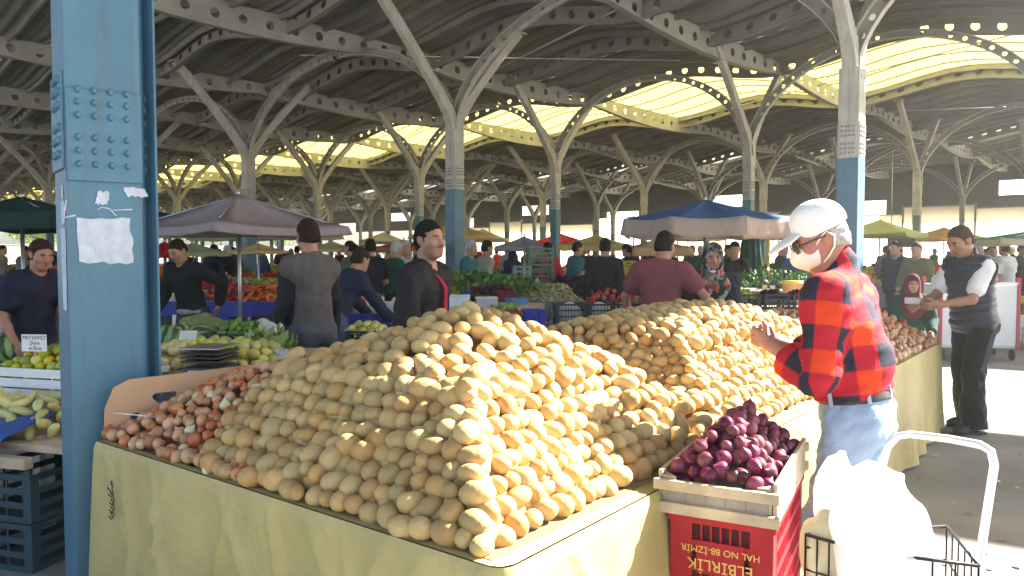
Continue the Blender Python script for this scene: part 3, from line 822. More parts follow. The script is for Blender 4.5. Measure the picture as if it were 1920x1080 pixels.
# ---- cardboard tray leaning against the column behind the onions
m_card = M('cardboard', (.52, .34, .21), .8, .07, 3, .05, 50, spec=.2)
cb = empty('cardboard_tray', T(2.0, .2, TZ), 'opened cardboard tray with punched holes standing behind the small onions', 'cardboard tray')
a = T(2.155, .03, TZ + .01); b = T(1.9, 1.35, TZ + .01)
dv = b - a; LL = np.linalg.norm(dv); dv = dv / LL; nn = np.cross(dv, (0, 0, 1)); nn = unit(nn)
CO = T(2.0, .2, TZ)
g = MB(); ins = []; hgt = .255
def hole_poly(kind, cx, cy):
    if kind == 0: return [(cx + .021 * math.cos(t), cy + .016 * math.sin(t)) for t in np.linspace(0, 2 * PI, 14, endpoint=False)]
    return [(cx - .052, cy + .018), (cx - .04, cy + .03), (cx + .04, cy + .03), (cx + .052, cy + .018), (cx + .045, cy), (cx + .012, cy - .026), (cx - .012, cy - .026), (cx - .045, cy)]
holes = [hole_poly(0, .12, .085), hole_poly(1, .235, .15), hole_poly(0, .345, .085)]
bm = bmesh.new(); outl = [(.0, 0), (LL, 0), (LL, hgt + .01), (LL * .5, hgt + .012), (.09, hgt), (.03, hgt - .03), (0, hgt - .12)]
eds = []
for poly in [outl] + holes:
    vs = [bm.verts.new((x, y, 0)) for x, y in poly]
    for i in range(len(vs)): eds.append(bm.edges.new((vs[i], vs[(i + 1) % len(vs)])))
bmesh.ops.triangle_fill(bm, edges=eds, use_beauty=True, use_dissolve=False)
V = [];
for v in bm.verts:
    x, y = v.co.x, v.co.y; V.append(a + dv * x + np.array([0, 0, 1.]) * y * .96 - nn * (.012 + .22 * y) * (-1) - CO)
bm.verts.index_update(); Fc = [[v.index for v in f.verts] for f in bm.faces]; bm.free()
g.add(V, Fc); g.build('panel', m_card, cb, solid=.006)
g = MB(); g.box(T(2.19, .12, TZ + .06) - CO, (.03, .26, .012), rotz(.65)); g.build('flap', m_card, cb)
g = MB(); g.tube([T(2.1, .05, TZ + .12) - CO, T(2.0, .10, TZ + .115) - CO, T(1.95, .16, TZ + .1) - CO], .0025, 5); g.build('string', m_white, cb)

# ------------------------------------------------------------------ red crates, wooden tray, red onions
m_rcrate = M('red_crate_plastic', (.40, .013, .022), .45, .14, 5, .04, 40, spec=.25, stain=.25)
def crate(name, loc, rz, size, mat, label, group=None, nslot=(4, 3), cat='crate', fill=None, post=.045, band=.02):
    L, Wd, Hh = size; c = empty(name, loc, label, cat, group, rz); g = MB(); th = .008
    g.box((0, 0, .006), (L - .01, Wd - .01, .008))
    for sx in (-1, 1):
        for sy in (-1, 1):
            g.box((sx * (L / 2 - post / 2), sy * (Wd / 2 - th / 2), Hh / 2), (post, th, Hh)); g.box((sx * (L / 2 - th / 2), sy * (Wd / 2 - post / 2 - .004), Hh / 2), (th, post - .01, Hh - .002))
    for axis, (A_, B_) in ((0, (L, Wd)), (1, (Wd, L))):
        for sgn in (-1, 1):
            def pl(x, z, w_, h_, d=th):
                if axis == 0: g.box((x, sgn * (B_ / 2 - th / 2), z), (w_, d, h_))
                else: g.box((sgn * (B_ / 2 - th / 2), x, z), (d, w_, h_))
            span = A_ - 2 * post + .001
            for z in np.linspace(band / 2, Hh - band / 2, nslot[1] + 1): pl(0, z, span, band, th * 1.25)
            nb = max(3, int(span / .028)) if nslot[0] > 3 else nslot[0]
            for i in range(1, nb): pl(-span / 2 + span * i / nb, Hh / 2, .006 if nslot[0] > 3 else .01, Hh - .012, th * .8)
    for sgn in (-1, 1):
        g.box((0, sgn * (Wd / 2 + .004), Hh - .009), (L + .012, .008, .018)); g.box((sgn * (L / 2 + .004), 0, Hh - .009), (.008, Wd + .0, .018))
    g.build('basket', mat, c)
    return c
def text(name, body, size, mat, parent, loc, rot, extr=.0008, shear=0.):
    cu = bpy.data.curves.new(name, 'FONT'); cu.body = body; cu.size = size; cu.extrude = extr; cu.align_x = 'CENTER'; cu.align_y = 'CENTER'; cu.shear = shear
    tmp = bpy.data.objects.new('tmp_text', cu); C.objects.link(tmp); bpy.context.view_layer.update()
    me = bpy.data.meshes.new_from_object(tmp.evaluated_get(bpy.context.evaluated_depsgraph_get())); bpy.data.objects.remove(tmp)
    me.name = name; me.materials.clear(); me.materials.append(mat)
    o = bpy.data.objects.new(name, me); C.objects.link(o); o.parent = parent; o.location = loc; o.rotation_euler = rot
    return o
# stack stands by the sunny side of the table; axes: front edge q0->q1, depth
q0 = G(1232, 955, .695); q1 = G(1455, 990, .695)
fx = unit(np.append((q1 - q0)[:2], 0)); fy = np.array([-fx[1], fx[0], 0]); ST = (q0 + q1) / 2; ST[2] = 0
srz = math.atan2(fx[1], fx[0]); tw = np.linalg.norm(q1 - q0); td = .72
ctr = ST + fy * (td / 2)
def SQ(x, y, z): return ST + fx * x + fy * y + np.array([0, 0, z])
Lc, Wc, Hc_ = tw - .05, td - .04, .33
for k, lab in ((0, 'red slatted plastic crate standing on the floor under its twin'), (1, 'red slatted plastic crate with upside down yellow lettering under the onion tray')):
    zc_ = .02 + k * (Hc_ + .004) if k == 0 else .02 + k * (Hc_ + .004)
    c = crate('red_crate', ctr + np.array([0, 0, zc_]) + fx * .015, srz, (Lc, Wc, Hc_), m_rcrate, lab, 'red crates under the onion tray', (4, 4), 'crate', post=.07, band=.022)
    g = MB(); g.box((0, 0, Hc_ / 2), (Lc - .03, Wc - .03, Hc_ - .02)); g.build('dark_fill', col_mat('crate_shade_red', (.09, .006, .010)), c)  # box added inside the crate, its dark red standing in for shade behind slots
    g = MB(); g.box((-.0, -Wc / 2 - .001, Hc_ * .62), (Lc * .46, .012, .105)); g.build('name_plate', m_rcrate, c)
    yl = col_mat('yellow_lettering', (.80, .50, .14))
    text('lettering', 'ELB\u0130RL\u0130K', .050, yl, c, (0, -Wc / 2 - .0085, Hc_ * .62 - .022), (PI / 2, PI, 0))
    text('lettering', 'HAL NO 88-\u0130ZM\u0130R', .030, yl, c, (0, -Wc / 2 - .0085, Hc_ * .62 + .026), (PI / 2, PI, 0))
tz = .02 + 2 * (Hc_ + .004)
tray = empty('wooden_tray', ctr + np.array([0, 0, tz]), 'rough pale wooden tray holding red onions on the red crates', 'wooden tray', None, srz)
g = MB(); g.box((0, 0, .008), (tw, td, .014)); g.build('base', m_wood, tray)
for s in (-1, 1):
    g = MB(); g.box((0, s * (td / 2 + .002), .095), (tw + .02, .022, .034)); g.box((0, s * (td / 2 + .002), .022), (tw + .02, .022, .036))
    g.build('rail', m_wood, tray, bevel=.003)
    g = MB()
    for i in range(5): g.box((-tw / 2 + .06 + i * (tw - .12) / 4, s * (td / 2 - .012), .058), (.07, .012, .06))
    g.build('slat', M('grey_wood', (.30, .27, .23), .8, .25, 9, .2, 40), tray, bevel=.002)
    g = MB(); g.box((s * (tw / 2 - .006), 0, .07), (.014, td - .03, .13)); g.build('end_board', m_wood, tray, bevel=.003)
for sx in (-1, 1):
    for sy in (-1, 1):
        g = MB(); g.prism([(sx * (tw / 2 - .015), sy * (td / 2 - .012)), (sx * (tw / 2 - .06), sy * (td / 2 - .012)), (sx * (tw / 2 - .015), sy * (td / 2 - .06))][::(1 if sx * sy < 0 else -1)], .014, .12); g.build('corner_post', m_wood, tray)
reds = []
def hf_red(x, y):
    a = min(tw / 2 - abs(x), td / 2 - abs(y - td / 2)) - .02
    return tz + .10 + min(max(a, 0) * 1.05, .25 + .03 * math.sin(9 * x + 5 * y))
cells = []
for _ in range(9000):
    x = r.uniform(-tw / 2 + .035, tw / 2 - .035); y = r.uniform(.035, td - .035); p = SQ(x, y, hf_red(x, y))
    if all(np.sum((p - q) ** 2) > .0435 ** 2 for q in cells): cells.append(p); reds.append((p + np.array([0, 0, r.uniform(-.006, .012)]), randrot(r, tilt=1.3), r.uniform(.72, 1.04), 'r', 0))
for _ in range(3000):
    x = r.uniform(-tw / 2 + .04, tw / 2 - .04); y = r.uniform(.04, td - .04); p = SQ(x, y, hf_red(x, y) - .05)
    if all(np.sum((p - q) ** 2) > .045 ** 2 for q in cells): cells.append(p); reds.append((p, randrot(r, tilt=1.3), .92, 'r', 0))
scatter('red_onion', reds, ONI, [m_red], lambda z: ('dark red onion heaped in the pale wooden tray', 'red onions in the wooden tray'), 'red onion', 'red onions', 300, 'red onions deeper in the tray')

# ------------------------------------------------------------------ people
def skin_mat(name, col):
    m = M(name, col, .5, .06, 30, .05, 150, spec=.35)
    nt = m.node_tree; b = nt.nodes['Principled BSDF']; src = b.inputs['Base Color'].links[0].from_socket
    at = nt.nodes.new('ShaderNodeAttribute'); at.attribute_name = 'tint'
    mx = nt.nodes.new('ShaderNodeMix'); mx.data_type = 'RGBA'; mx.blend_type = 'MULTIPLY'; mx.inputs['Factor'].default_value = 1
    nt.links.new(src, mx.inputs['A']); nt.links.new(at.outputs['Color'], mx.inputs['B']); nt.links.new(mx.outputs['Result'], b.inputs['Base Color'])
    b.inputs['Subsurface Weight'].default_value = .08; b.inputs['Subsurface Radius'].default_value = (.02, .008, .005)
    return m
SK = {'light': skin_mat('light_skin', (.48, .28, .19)), 'tan': skin_mat('tan_skin', (.38, .20, .125)), 'pink': skin_mat('pink_skin', (.38, .185, .125))}
def cloth(name, col, **k):
    k = dict(dict(rough=.85, var=.12, scale=12, bump=.15, bscale=90, spec=.15), **k); return M(name, col, **k)
CL = {}
def cm(name, col, **k):
    if name not in CL: CL[name] = cloth(name, col, **k)
    return CL[name]
def ik(a, w, l1, l2, pole):
    a = np.asarray(a, float); w = np.asarray(w, float); d = w - a; L = np.linalg.norm(d)
    if L > (l1 + l2) * .995: w = a + d * ((l1 + l2) * .995 / L); d = w - a; L = np.linalg.norm(d)
    x = (l1 * l1 - l2 * l2 + L * L) / (2 * L); hh = math.sqrt(max(0, l1 * l1 - x * x)); u = d / L
    p = np.asarray(pole, float); p = unit(p - u * (p @ u)); return a + u * x + p * hh, w
def skeleton(h=1.75, lean=0., head=(0., 0.), L=None, R=None, wide=1., stance=.1, poleL=None, poleR=None, foot=(0., 0.), hipturn=0.):
    s = h / 1.75; j = {'s': s}; th = math.radians(lean)
    Pv = np.array([0, .03 * math.sin(th) * 3, .93 * s - .10 * s * (1 - math.cos(th))]); d = np.array([0, -math.sin(th), math.cos(th)])
    bk = np.array([0, -math.cos(th), -math.sin(th)])
    j['p'] = Pv; j['d'] = d; j['f'] = bk; j['Rt'] = rotx(th)
    j['nb'] = Pv + d * .535 * s
    hp, hy = math.radians(head[0]), math.radians(head[1]); Rh = rotz(hy) @ rotx(hp + th * .35); j['Rh'] = Rh
    j['hc'] = j['nb'] + (d * .55 + Rh @ np.array([0, -.25, .8]) * .6) * .160 * s
    for sd, nm, W_, pole in ((1, 'L', L, poleL), (-1, 'R', R, poleR)):
        sh = Pv + d * .462 * s + np.array([sd * .168 * s * wide, 0, 0]); j['sh' + nm] = sh
        if W_ is None: W_ = sh + np.array([sd * .07, -.03 - .1 * math.sin(th), -.54]) * s
        else: W_ = np.asarray(W_, float)
        pole = (sd * .5, .8, -.3) if pole is None else pole
        e, w_ = ik(sh, W_, .295 * s, .255 * s, pole); j['e' + nm] = e; j['w' + nm] = w_
        hp_ = Pv + np.array([sd * .088 * s, 0, -.03 * s]); j['h' + nm] = hp_
        an = np.array([sd * stance * s, .02 + foot[0 if sd > 0 else 1], .085 * s]); kn, an = ik(hp_, an, .418 * s, .409 * s, (sd * .1, -1, 0)); j['k' + nm] = kn; j['a' + nm] = an
    return j
def hand(S, j, nm, sd, curl=.5, hold=False, palm=None):
    s = j['s']; w = j['w' + nm]; fd = unit(w - j['e' + nm]); pn = np.array([-sd * .8, -.2, -.5]) if palm is None else np.asarray(palm, float)
    pn = unit(pn - fd * (pn @ fd)); ac = np.cross(fd, pn)                  # pn: palm side, ac: across
    if ac @ np.array([0, -1, .6]) < 0: ac = -ac
    S.cone(w - fd * .03 * s, w + fd * .03 * s, .026 * s, .024 * s, .02)
    for q in (-.028, -.009, .010, .027): S.cone(w + fd * .02 * s + ac * q * .7 * s, w + fd * .088 * s + ac * q * s, .0145 * s, .0125 * s, .012)
    ln = {-.028: .058, -.009: .070, .010: .076, .027: .068}
    for i, q in enumerate((-.028, -.009, .010, .027)):
        b = w + fd * .09 * s + ac * q * s; a = curl * (1.15 - .1 * i); p = b
        for k, fr_ in enumerate((.45, .32, .23)):
            ang = a * (.6 + .8 * k); dd = fd * math.cos(ang) + pn * math.sin(ang); e = p + dd * ln[q] * fr_ * s
            S.cone(p, e, (.0098 - .001 * k) * s, (.0092 - .001 * k) * s, .004); p = e
    b = w + fd * .03 * s + ac * .026 * s; m_ = b + (fd * .7 + ac * .6 + pn * .45) * .042 * s; e = m_ + (fd * .9 + ac * .1 + pn * .45) * .036 * s
    S.cone(b, m_, .0135 * s, .0115 * s, .012); S.cone(m_, e, .0112 * s, .009 * s, .004)
def head_prims(S, j, fat=1., k=1., fine=True):
    Rh = j['Rh']; hc = j['hc']; s = j['s']
    def q(*v): return hc + Rh @ (np.array(v) * s)
    S.ell(q(0, .012, .03), np.array([.076, .097, .095]) * s, Rh, .01)
    S.ell(q(0, -.03, -.03), np.array([.063 * fat, .062, .085]) * s, Rh, .03)
    S.cone(q(-.02, -.062, -.092), q(.02, -.062, -.092), .026 * s, .026 * s, .03)
    S.ell(q(0, -.01, -.06), np.array([.06 * fat, .07, .045]) * s, Rh, .03)
    S.cone(j['nb'] - j['d'] * .03 * s, q(0, .02, -.05), .064 * s * fat, .054 * s * fat, .03)
    if fine:
        S.cone(q(-.042, -.078, .026), q(.042, -.078, .026), .014 * s, None, .015)
        for sd in (-1, 1):
            S.ell(q(sd * .032, -.104, .004), np.array([.018, .02, .013]) * s, Rh, .014, True)
            S.ell(q(sd * .032, -.0815, .004), np.array([.0135, .0125, .0115]) * s, Rh, .003)
            S.ell(q(sd * .045, -.065, -.022), np.array([.024, .022, .02]) * s, Rh, .03)
        S.cone(q(0, -.092, .012), q(0, -.113, -.024), .0085 * s, .0125 * s, .014)
        S.cone(q(-.013, -.098, -.03), q(.013, -.098, -.03), .0095 * s, None, .01)
        S.cone(q(-.017, -.088, -.056), q(.017, -.088, -.056), .0085 * s, None, .007); S.cone(q(-.014, -.087, -.068), q(.014, -.087, -.068), .0085 * s, None, .007)
    for sd in (-1, 1):
        S.ell(q(sd * .079, .012, -.008), np.array([.011, .021, .033]) * s, Rh @ roty(sd * .25) @ rotx(-.2), .008)
        if fine: S.ell(q(sd * .089, .006, -.006), np.array([.006, .010, .018]) * s, Rh, .006, True)
def body_mesh(j, h, arms=True, curl=(.5, .5), palms=(None, None), fine=True, fat=1., stubble=0., brow=(.12, .09, .08), mask=False):
    S = Sdf(h); s = j['s']; p, d, f, Rt = j['p'], j['d'], j['f'], j['Rt']
    S.ell(p, np.array([.135, .095, .11]) * s, Rt, .05); S.ell(p + d * .18 * s, np.array([.12, .085, .16]) * s, Rt, .06); S.ell(p + d * .36 * s, np.array([.145, .095, .15]) * s, Rt, .06)
    S.cone(j['shL'], j['shR'], .046 * s, None, .05)
    for nm in 'LR': S.cone(j['nb'] - d * .025 * s, j['sh' + nm], .05 * s, .04 * s, .05)
    for nm, sd, c_, pl in (('L', 1, curl[0], palms[0]), ('R', -1, curl[1], palms[1])):
        S.cone(j['sh' + nm], j['e' + nm], .05 * s, .038 * s, .03); S.cone(j['e' + nm], j['e' + nm] * .6 + j['w' + nm] * .4, .039 * s, .037 * s, .02); S.cone(j['e' + nm] * .6 + j['w' + nm] * .4, j['w' + nm], .037 * s, .025 * s, .02)
        if h < .012: hand(S, j, nm, sd, c_, palm=pl)
        else: S.cone(j['w' + nm], j['w' + nm] + unit(j['w' + nm] - j['e' + nm]) * .11 * s, .036 * s, .026 * s, .03)
        S.cone(j['h' + nm], j['k' + nm], .07 * s, .048 * s, .04); S.cone(j['k' + nm], j['a' + nm], .048 * s, .034 * s, .03)
        S.cone(j['a' + nm] - np.array([0, -.02, .03]) * s, j['a' + nm] + np.array([sd * .02, -.14, -.045]) * s, .034 * s, .028 * s, .03)
    head_prims(S, j, fat, fine=fine)
    V, Q = S.mesh(); me = npmesh('body', V, Q)
    # painted features: lips, brows, eyes, stubble; mouth line and nostrils carry painted recess shade
    q = ((V - j['hc']) @ j['Rh']) / s; t = np.ones((len(V), 4), np.float32)
    def blob(c, r, col, soft=.35):
        dd = np.sqrt((((q - np.array(c)) / np.array(r)) ** 2).sum(1)); w_ = np.clip((1 - dd) / soft, 0, 1)[:, None]
        t[:, :3] = t[:, :3] * (1 - w_) + np.array(col) * w_
    if fine:
        if stubble:
            front = (q[:, 1] < -.0) & (q[:, 2] > -.15)
            w_ = np.clip((-.030 - q[:, 2]) / .02, 0, 1) * np.clip((-.00 - q[:, 1]) / .03, 0, 1) * (q[:, 2] > -.14) * stubble
            t[:, :3] = t[:, :3] * (1 - w_[:, None]) + np.array((.42, .45, .52)) * w_[:, None]
        if stubble: blob((0, -.105, -.047), (.034, .03, .009), (.22, .19, .18))
        blob((0, -.098, -.062), (.026, .02, .014), (.85, .52, .55))
        blob((0, -.1, -.062), (.026, .02, .0028), (.35, .2, .2))
        for sd in (-1, 1):
            blob((sd * .034, -.09, .026), (.027, .03, .008), [b_ * .6 for b_ in brow]); blob((sd * .032, -.095, .004), (.0125, .02, .0062), (1.25, 1.5, 1.7)); blob((sd * .032, -.096, .004), (.0065, .02, .0068), (.06, .05, .05))
            blob((sd * .032, -.095, .0105), (.015, .02, .003), (.12, .08, .07)); blob((sd * .008, -.112, -.036), (.005, .01, .004), (.4, .25, .22))
    at = me.attributes.new('tint', 'FLOAT_COLOR', 'POINT'); at.data.foreach_set('color', t.ravel())
    return me
def hair_mesh(j, h, top=.004, low=-.048, front=.072, kind='short', bald=False):
    S = Sdf(h); s = j['s']; Rh = j['Rh']; hc = j['hc']
    def q(*v): return hc + Rh @ (np.array(v) * s)
    S.ell(q(0, .014, .032), np.array([.078 + top * .7, .097 + top, .096 + top]) * s, Rh, .01)
    S.ell(q(0, .028, -.022), np.array([.0785 + top * .6, .086 + top, .078]) * s, Rh, .02)
    S.fn(folds(.0035, 95, 5))
    def face_zone(X, Y, Z):                                              # forehead and cheeks stay free, sideburns and nape keep their hair
        x, y, z = [(Rh[0, i] * (X - hc[0]) + Rh[1, i] * (Y - hc[1]) + Rh[2, i] * (Z - hc[2])) / s for i in range(3)]
        wob = .003 * np.sin(x * 210 + 3) + .002 * np.sin(x * 430)
        return np.maximum(z - front + .25 * (y + .09) + 5 * x * x + wob, (y + .030 + .25 * np.maximum(z, 0) + wob) * .9) * s
    S.carve(face_zone)
    S.cut(q(0, .0, low), Rh @ np.array([0, -.38, -1]))
    S.ell(q(0, -.075, -.03), np.array([.068, .062, .085]) * s, Rh, .01, True)
    for sd in (-1, 1): S.ell(q(sd * .085, .008, -.012), np.array([.02, .026, .034]) * s, Rh, .008, True)
    return npmesh('hair', *S.mesh())
def shirt_mesh(j, h, sleeve=1., off=.020, hem=-.06, fold=.006, seed=1, wide=1., neck=.072, uv=False, sl=.0, quilt=False, vest=False, tuck=False, belly=0., collar=0.):
    S = Sdf(h); s = j['s']; p, d, f, Rt = j['p'], j['d'], j['f'], j['Rt']
    fr = (p, d, f, .15, (0, 0)) if uv else None
    S.ell(p + d * .0, np.array([.140 * wide + off, .105 + off, .14]) * s, Rt, .05, uv=fr); S.ell(p + d * .17 * s - 0 * f, np.array([.13 * wide + off, .098 + off + belly, .17]) * s, Rt, .07, uv=fr); S.ell(p + d * .36 * s, np.array([.150 * wide + off, .10 + off, .15]) * s, Rt, .07, uv=fr)
    S.cone(p + d * .42 * s + np.array([.13 * s, 0, 0]), p + d * .42 * s - np.array([.13 * s, 0, 0]), .08 * s + off * .4, None, .06, uv=fr)
    S.cone(j['shL'] * .93 + j['shR'] * .07, j['shR'] * .93 + j['shL'] * .07, .050 * s + off * .6, None, .06, uv=fr)
    for nm in 'LR': S.cone(j['nb'] - d * .012 * s, j['sh' + nm], .058 * s + off * .3, .048 * s + off * .4, .05, uv=fr)
    for nm in ('L', 'R'):
        a, e, w_ = j['sh' + nm], j['e' + nm], j['w' + nm]
        if vest: continue
        r0, r1, r2 = .053 * s + off * .75 + sl, .043 * s + off * .75 + sl, .035 * s + off * .7 + sl
        fu = (a, e - a, f, .075, (.31, .05)) if uv else None; fw = (e, w_ - e, d, .07, (.13, .34)) if uv else None
        if sleeve <= .5: S.cone(a, a + (e - a) * sleeve * 2, r0, r0 * 1.02, .04, uv=fu)
        else:
            S.cone(a, e, r0, r1, .04, uv=fu); t = (sleeve - .5) * 2; S.cone(e, e + (w_ - e) * t, r1, r1 + (r2 - r1) * t, .03, uv=fw)
            if t < .8: S.cone(e + (w_ - e) * (t - .12), e + (w_ - e) * t, r1 * 1.02, r1 * 1.04, .008, uv=fw)
    if collar: S.cone(j['nb'] - d * .05 * s - f * .005, j['nb'] + d * collar * s - f * .012, .082 * s, .070 * s, .025, uv=fr)
    if quilt:
        S.fn(lambda X, Y, Z: .013 * np.abs(np.cos(PI * ((X - p[0]) * d[0] + (Y - p[1]) * d[1] + (Z - p[2]) * d[2]) / .068)) ** .6 * -1 + .006); S.fn(folds(.004, 22, seed))
    elif fold: S.fn(folds(fold, 16, seed, .7)); S.fn(folds(fold * .45, 38, seed + 9))
    if vest:
        for nm in ('L', 'R'): S.cone(j['sh' + nm] + (j['sh' + nm] - p) * np.array([.22, 0, 0]), j['e' + nm] * 1.02, .068 * s, .075 * s, .015, True)
    S.cut(p + d * hem * s, -d)
    S.cone(j['nb'] - d * .012 * s + f * .012, j['hc'], neck * s, (neck + .012) * s, .01, True)
    if not vest:
        for nm in ('L', 'R'):
            a, e, w_ = j['sh' + nm], j['e' + nm], j['w' + nm]; t = (sleeve - .5) * 2
    V, Q = S.mesh(); me = npmesh('shirt', V, Q)
    if uv:
        U = S.uvmap(V); ul = me.uv_layers.new(name='UVMap'); vi = np.zeros(len(me.loops), np.int32); me.loops.foreach_get('vertex_index', vi)
        ul.data.foreach_set('uv', U[vi].ravel().astype(np.float32))
    return me
def trousers_mesh(j, h, off=.022, waist=.07, seed=2, fold=.007, flare=.0, bottom=.06):
    S = Sdf(h); s = j['s']; p, d, Rt = j['p'], j['d'], j['Rt']
    S.ell(p + np.array([0, .01, -.01]), np.array([.140 + off, .105 + off, .13]) * s, Rt, .05); S.ell(p + d * .10 * s, np.array([.128 + off, .092 + off, .12]) * s, Rt, .05)
    for nm, sd in (('L', 1), ('R', -1)):
        S.cone(j['h' + nm], j['k' + nm], (.078 + off * .8) * s, (.056 + off * .9) * s, .03); S.cone(j['k' + nm], j['a' + nm] - np.array([0, 0, .03]) * s, (.055 + off * .9) * s, (.046 + off + flare) * s, .03)
        S.ell(j['h' + nm] + np.array([-sd * .005, .055, -.02]) * s, np.array([.085, .07, .09]) * s, None, .04)
    if fold: S.fn(folds(fold, 15, seed, .8)); S.fn(folds(fold * .5, 36, seed + 4, 1.6))
    S.cut(p + d * waist * s, d); S.cut((0, 0, bottom * s), (0, 0, -1))
    return npmesh('trousers', *S.mesh())
def belt_mesh(j, h, off=.028, lo=.045, hi=.085):
    S = Sdf(h); s = j['s']; p, d, Rt = j['p'], j['d'], j['Rt']
    S.ell(p + d * .10 * s, np.array([.128 + off, .092 + off, .12]) * s, Rt, .05); S.ell(p + np.array([0, .01, -.01]), np.array([.138 + off, .105 + off, .13]) * s, Rt, .05)
    S.cut(p + d * hi * s, d); S.cut(p + d * lo * s, -d); return npmesh('belt', *S.mesh())
def shoe_mesh(j, h, nm, sd):
    S = Sdf(h); s = j['s']; a = j['a' + nm]
    S.cone((a[0], a[1] + .035 * s, .05 * s), (a[0] + sd * .02 * s, a[1] - .13 * s, .042 * s), .043 * s, .04 * s, .02); S.cone((a[0], a[1], .06 * s), (a[0], a[1] + .01, .11 * s), .042 * s, .045 * s, .03)
    S.ell((a[0] + sd * .022 * s, a[1] - .15 * s, .035 * s), np.array([.044, .065, .035]) * s, None, .02); S.cut((0, 0, .004), (0, 0, -1)); return npmesh('shoe', *S.mesh())
def person(label, loc, face, spec, h=.009, group=None):
    """face: world direction the person looks / stands towards"""
    fd = unit(np.array([face[0], face[1], 0])); rz = math.atan2(fd[0], -fd[1])
    o = empty('person', (loc[0], loc[1], loc[2] if len(loc) > 2 else 0), label, 'person', group, rz)
    j = skeleton(**spec.get('skel', {})); sp = spec
    # fingers may be aimed with world-free local coordinates
    b = link('body', body_mesh(j, h, curl=sp.get('curl', (.5, .5)), palms=sp.get('palms', (None, None)), fine=sp.get('fine', h < .012), fat=sp.get('fat', 1.), stubble=sp.get('stubble', 0), brow=sp.get('brow', (.12, .09, .08))), SK[sp.get('skin', 'light')], o)
    if sp.get('hair'): link('hair', hair_mesh(j, min(h, .008), **sp.get('hairk', {})), sp['hair'], o)
    if sp.get('top'): link(sp.get('topname', 'shirt'), shirt_mesh(j, sp.get('toph', max(h, .008)), **sp.get('topk', {})), sp['top'], o)
    if sp.get('legs'): link('trousers', trousers_mesh(j, max(h, .009), **sp.get('legk', {})), sp['legs'], o)
    if sp.get('shoes'):
        for nm, sd in (('L', 1), ('R', -1)): link('shoe', shoe_mesh(j, max(h, .008), nm, sd), sp['shoes'], o)
    return o, j
hair_black = M('black_hair', (.008, .007, .006), .7, .4, 70, .8, 160, spec=.15); hair_brown = M('brown_hair', (.035, .02, .012), .7, .4, 70, .8, 160, spec=.15); hair_grey = M('grey_hair', (.42, .40, .37), .7, .25, 60, .6, 160)

# ---- plaid shirt material (the check is woven into the cloth: uses the garment's own UVs)
def plaid():
    m = cloth('red_buffalo_plaid', (.6, .05, .03)); nt = m.node_tree; N = nt.nodes; L = nt.links; b = N['Principled BSDF']
    uv = N.new('ShaderNodeUVMap'); sp = N.new('ShaderNodeSeparateXYZ'); L.new(uv.outputs[0], sp.inputs[0]); bands = []
    for i in range(2):
        d = N.new('ShaderNodeMath'); d.operation = 'MULTIPLY_ADD'; d.inputs[1].default_value = 1 / .178; d.inputs[2].default_value = 5.0 + (.12, .30)[i]
        L.new(sp.outputs[i], d.inputs[0]); f = N.new('ShaderNodeMath'); f.operation = 'FRACT'; L.new(d.outputs[0], f.inputs[0])
        g = N.new('ShaderNodeMath'); g.operation = 'PINGPONG'; g.inputs[1].default_value = .5; L.new(f.outputs[0], g.inputs[0]); q_ = N.new('ShaderNodeMapRange'); q_.inputs['From Min'].default_value = .225; q_.inputs['From Max'].default_value = .265; L.new(g.outputs[0], q_.inputs['Value']); bands.append(q_.outputs['Result'])
    a = N.new('ShaderNodeMath'); a.operation = 'ADD'; L.new(bands[0], a.inputs[0]); L.new(bands[1], a.inputs[1])
    r = N.new('ShaderNodeValToRGB'); e = r.color_ramp.elements
    e[0].position = .05; e[0].color = (.66, .055, .014, 1); e[1].position = .5; e[1].color = (.42, .014, .030, 1); q = e.new(.95); q.color = (.020, .022, .040, 1)
    h_ = N.new('ShaderNodeMath'); h_.operation = 'MULTIPLY'; h_.inputs[1].default_value = .5; L.new(a.outputs[0], h_.inputs[0]); L.new(h_.outputs[0], r.inputs[0])
    tw = N.new('ShaderNodeTexWave'); tw.inputs['Scale'].default_value = 90; tw.bands_direction = 'DIAGONAL'; L.new(uv.outputs[0], tw.inputs['Vector']); mw = N.new('ShaderNodeMix'); mw.data_type = 'RGBA'; mw.blend_type = 'MULTIPLY'; mw.inputs['Factor'].default_value = .12; L.new(r.outputs[0], mw.inputs['A']); L.new(tw.outputs['Color'], mw.inputs['B'])
    L.new(mw.outputs['Result'], b.inputs['Base Color']); return m
# ---- man in the plaid shirt, white cap and mask
j_ = None
white_cot = cm('white_cotton', (.80, .79, .78), var=.05); denim = cm('pale_denim', (.30, .42, .58), var=.16, scale=5); black_le = M('black_leather', (.02, .018, .016), .4, .2, 20, .1, 80)
pl_o, j = person('man in red and navy plaid shirt, white cap and face mask counting with raised hands', (1.33, 3.0), (-.80, .60), dict(
    skel=dict(h=1.73, lean=9, head=(20, 30), L=(.13, -.275, 1.165), R=(-.03, -.30, 1.155), poleL=(.5, .7, -.8), poleR=(-.5, .7, -.7), wide=1.05, stance=.13),
    curl=(.95, .95), palms=((-.8, 0, .3), (.8, 0, .3)), skin='pink', fat=1.06, hair=hair_grey, hairk=dict(low=-.03, top=.0),
    top=plaid(), topk=dict(sleeve=.74, off=.034, hem=.055, fold=.011, seed=4, uv=True, wide=1.12, belly=.03, sl=.008, collar=.055, neck=.060), toph=.0075,
    legs=denim, legk=dict(off=.030, waist=.085, fold=.010, seed=8)), h=.0055)
def HQ(j, *v): return j['hc'] + j['Rh'] @ (np.array(v) * j['s'])
link('belt', belt_mesh(j, .006, .040), black_le, pl_o)
g = MB()
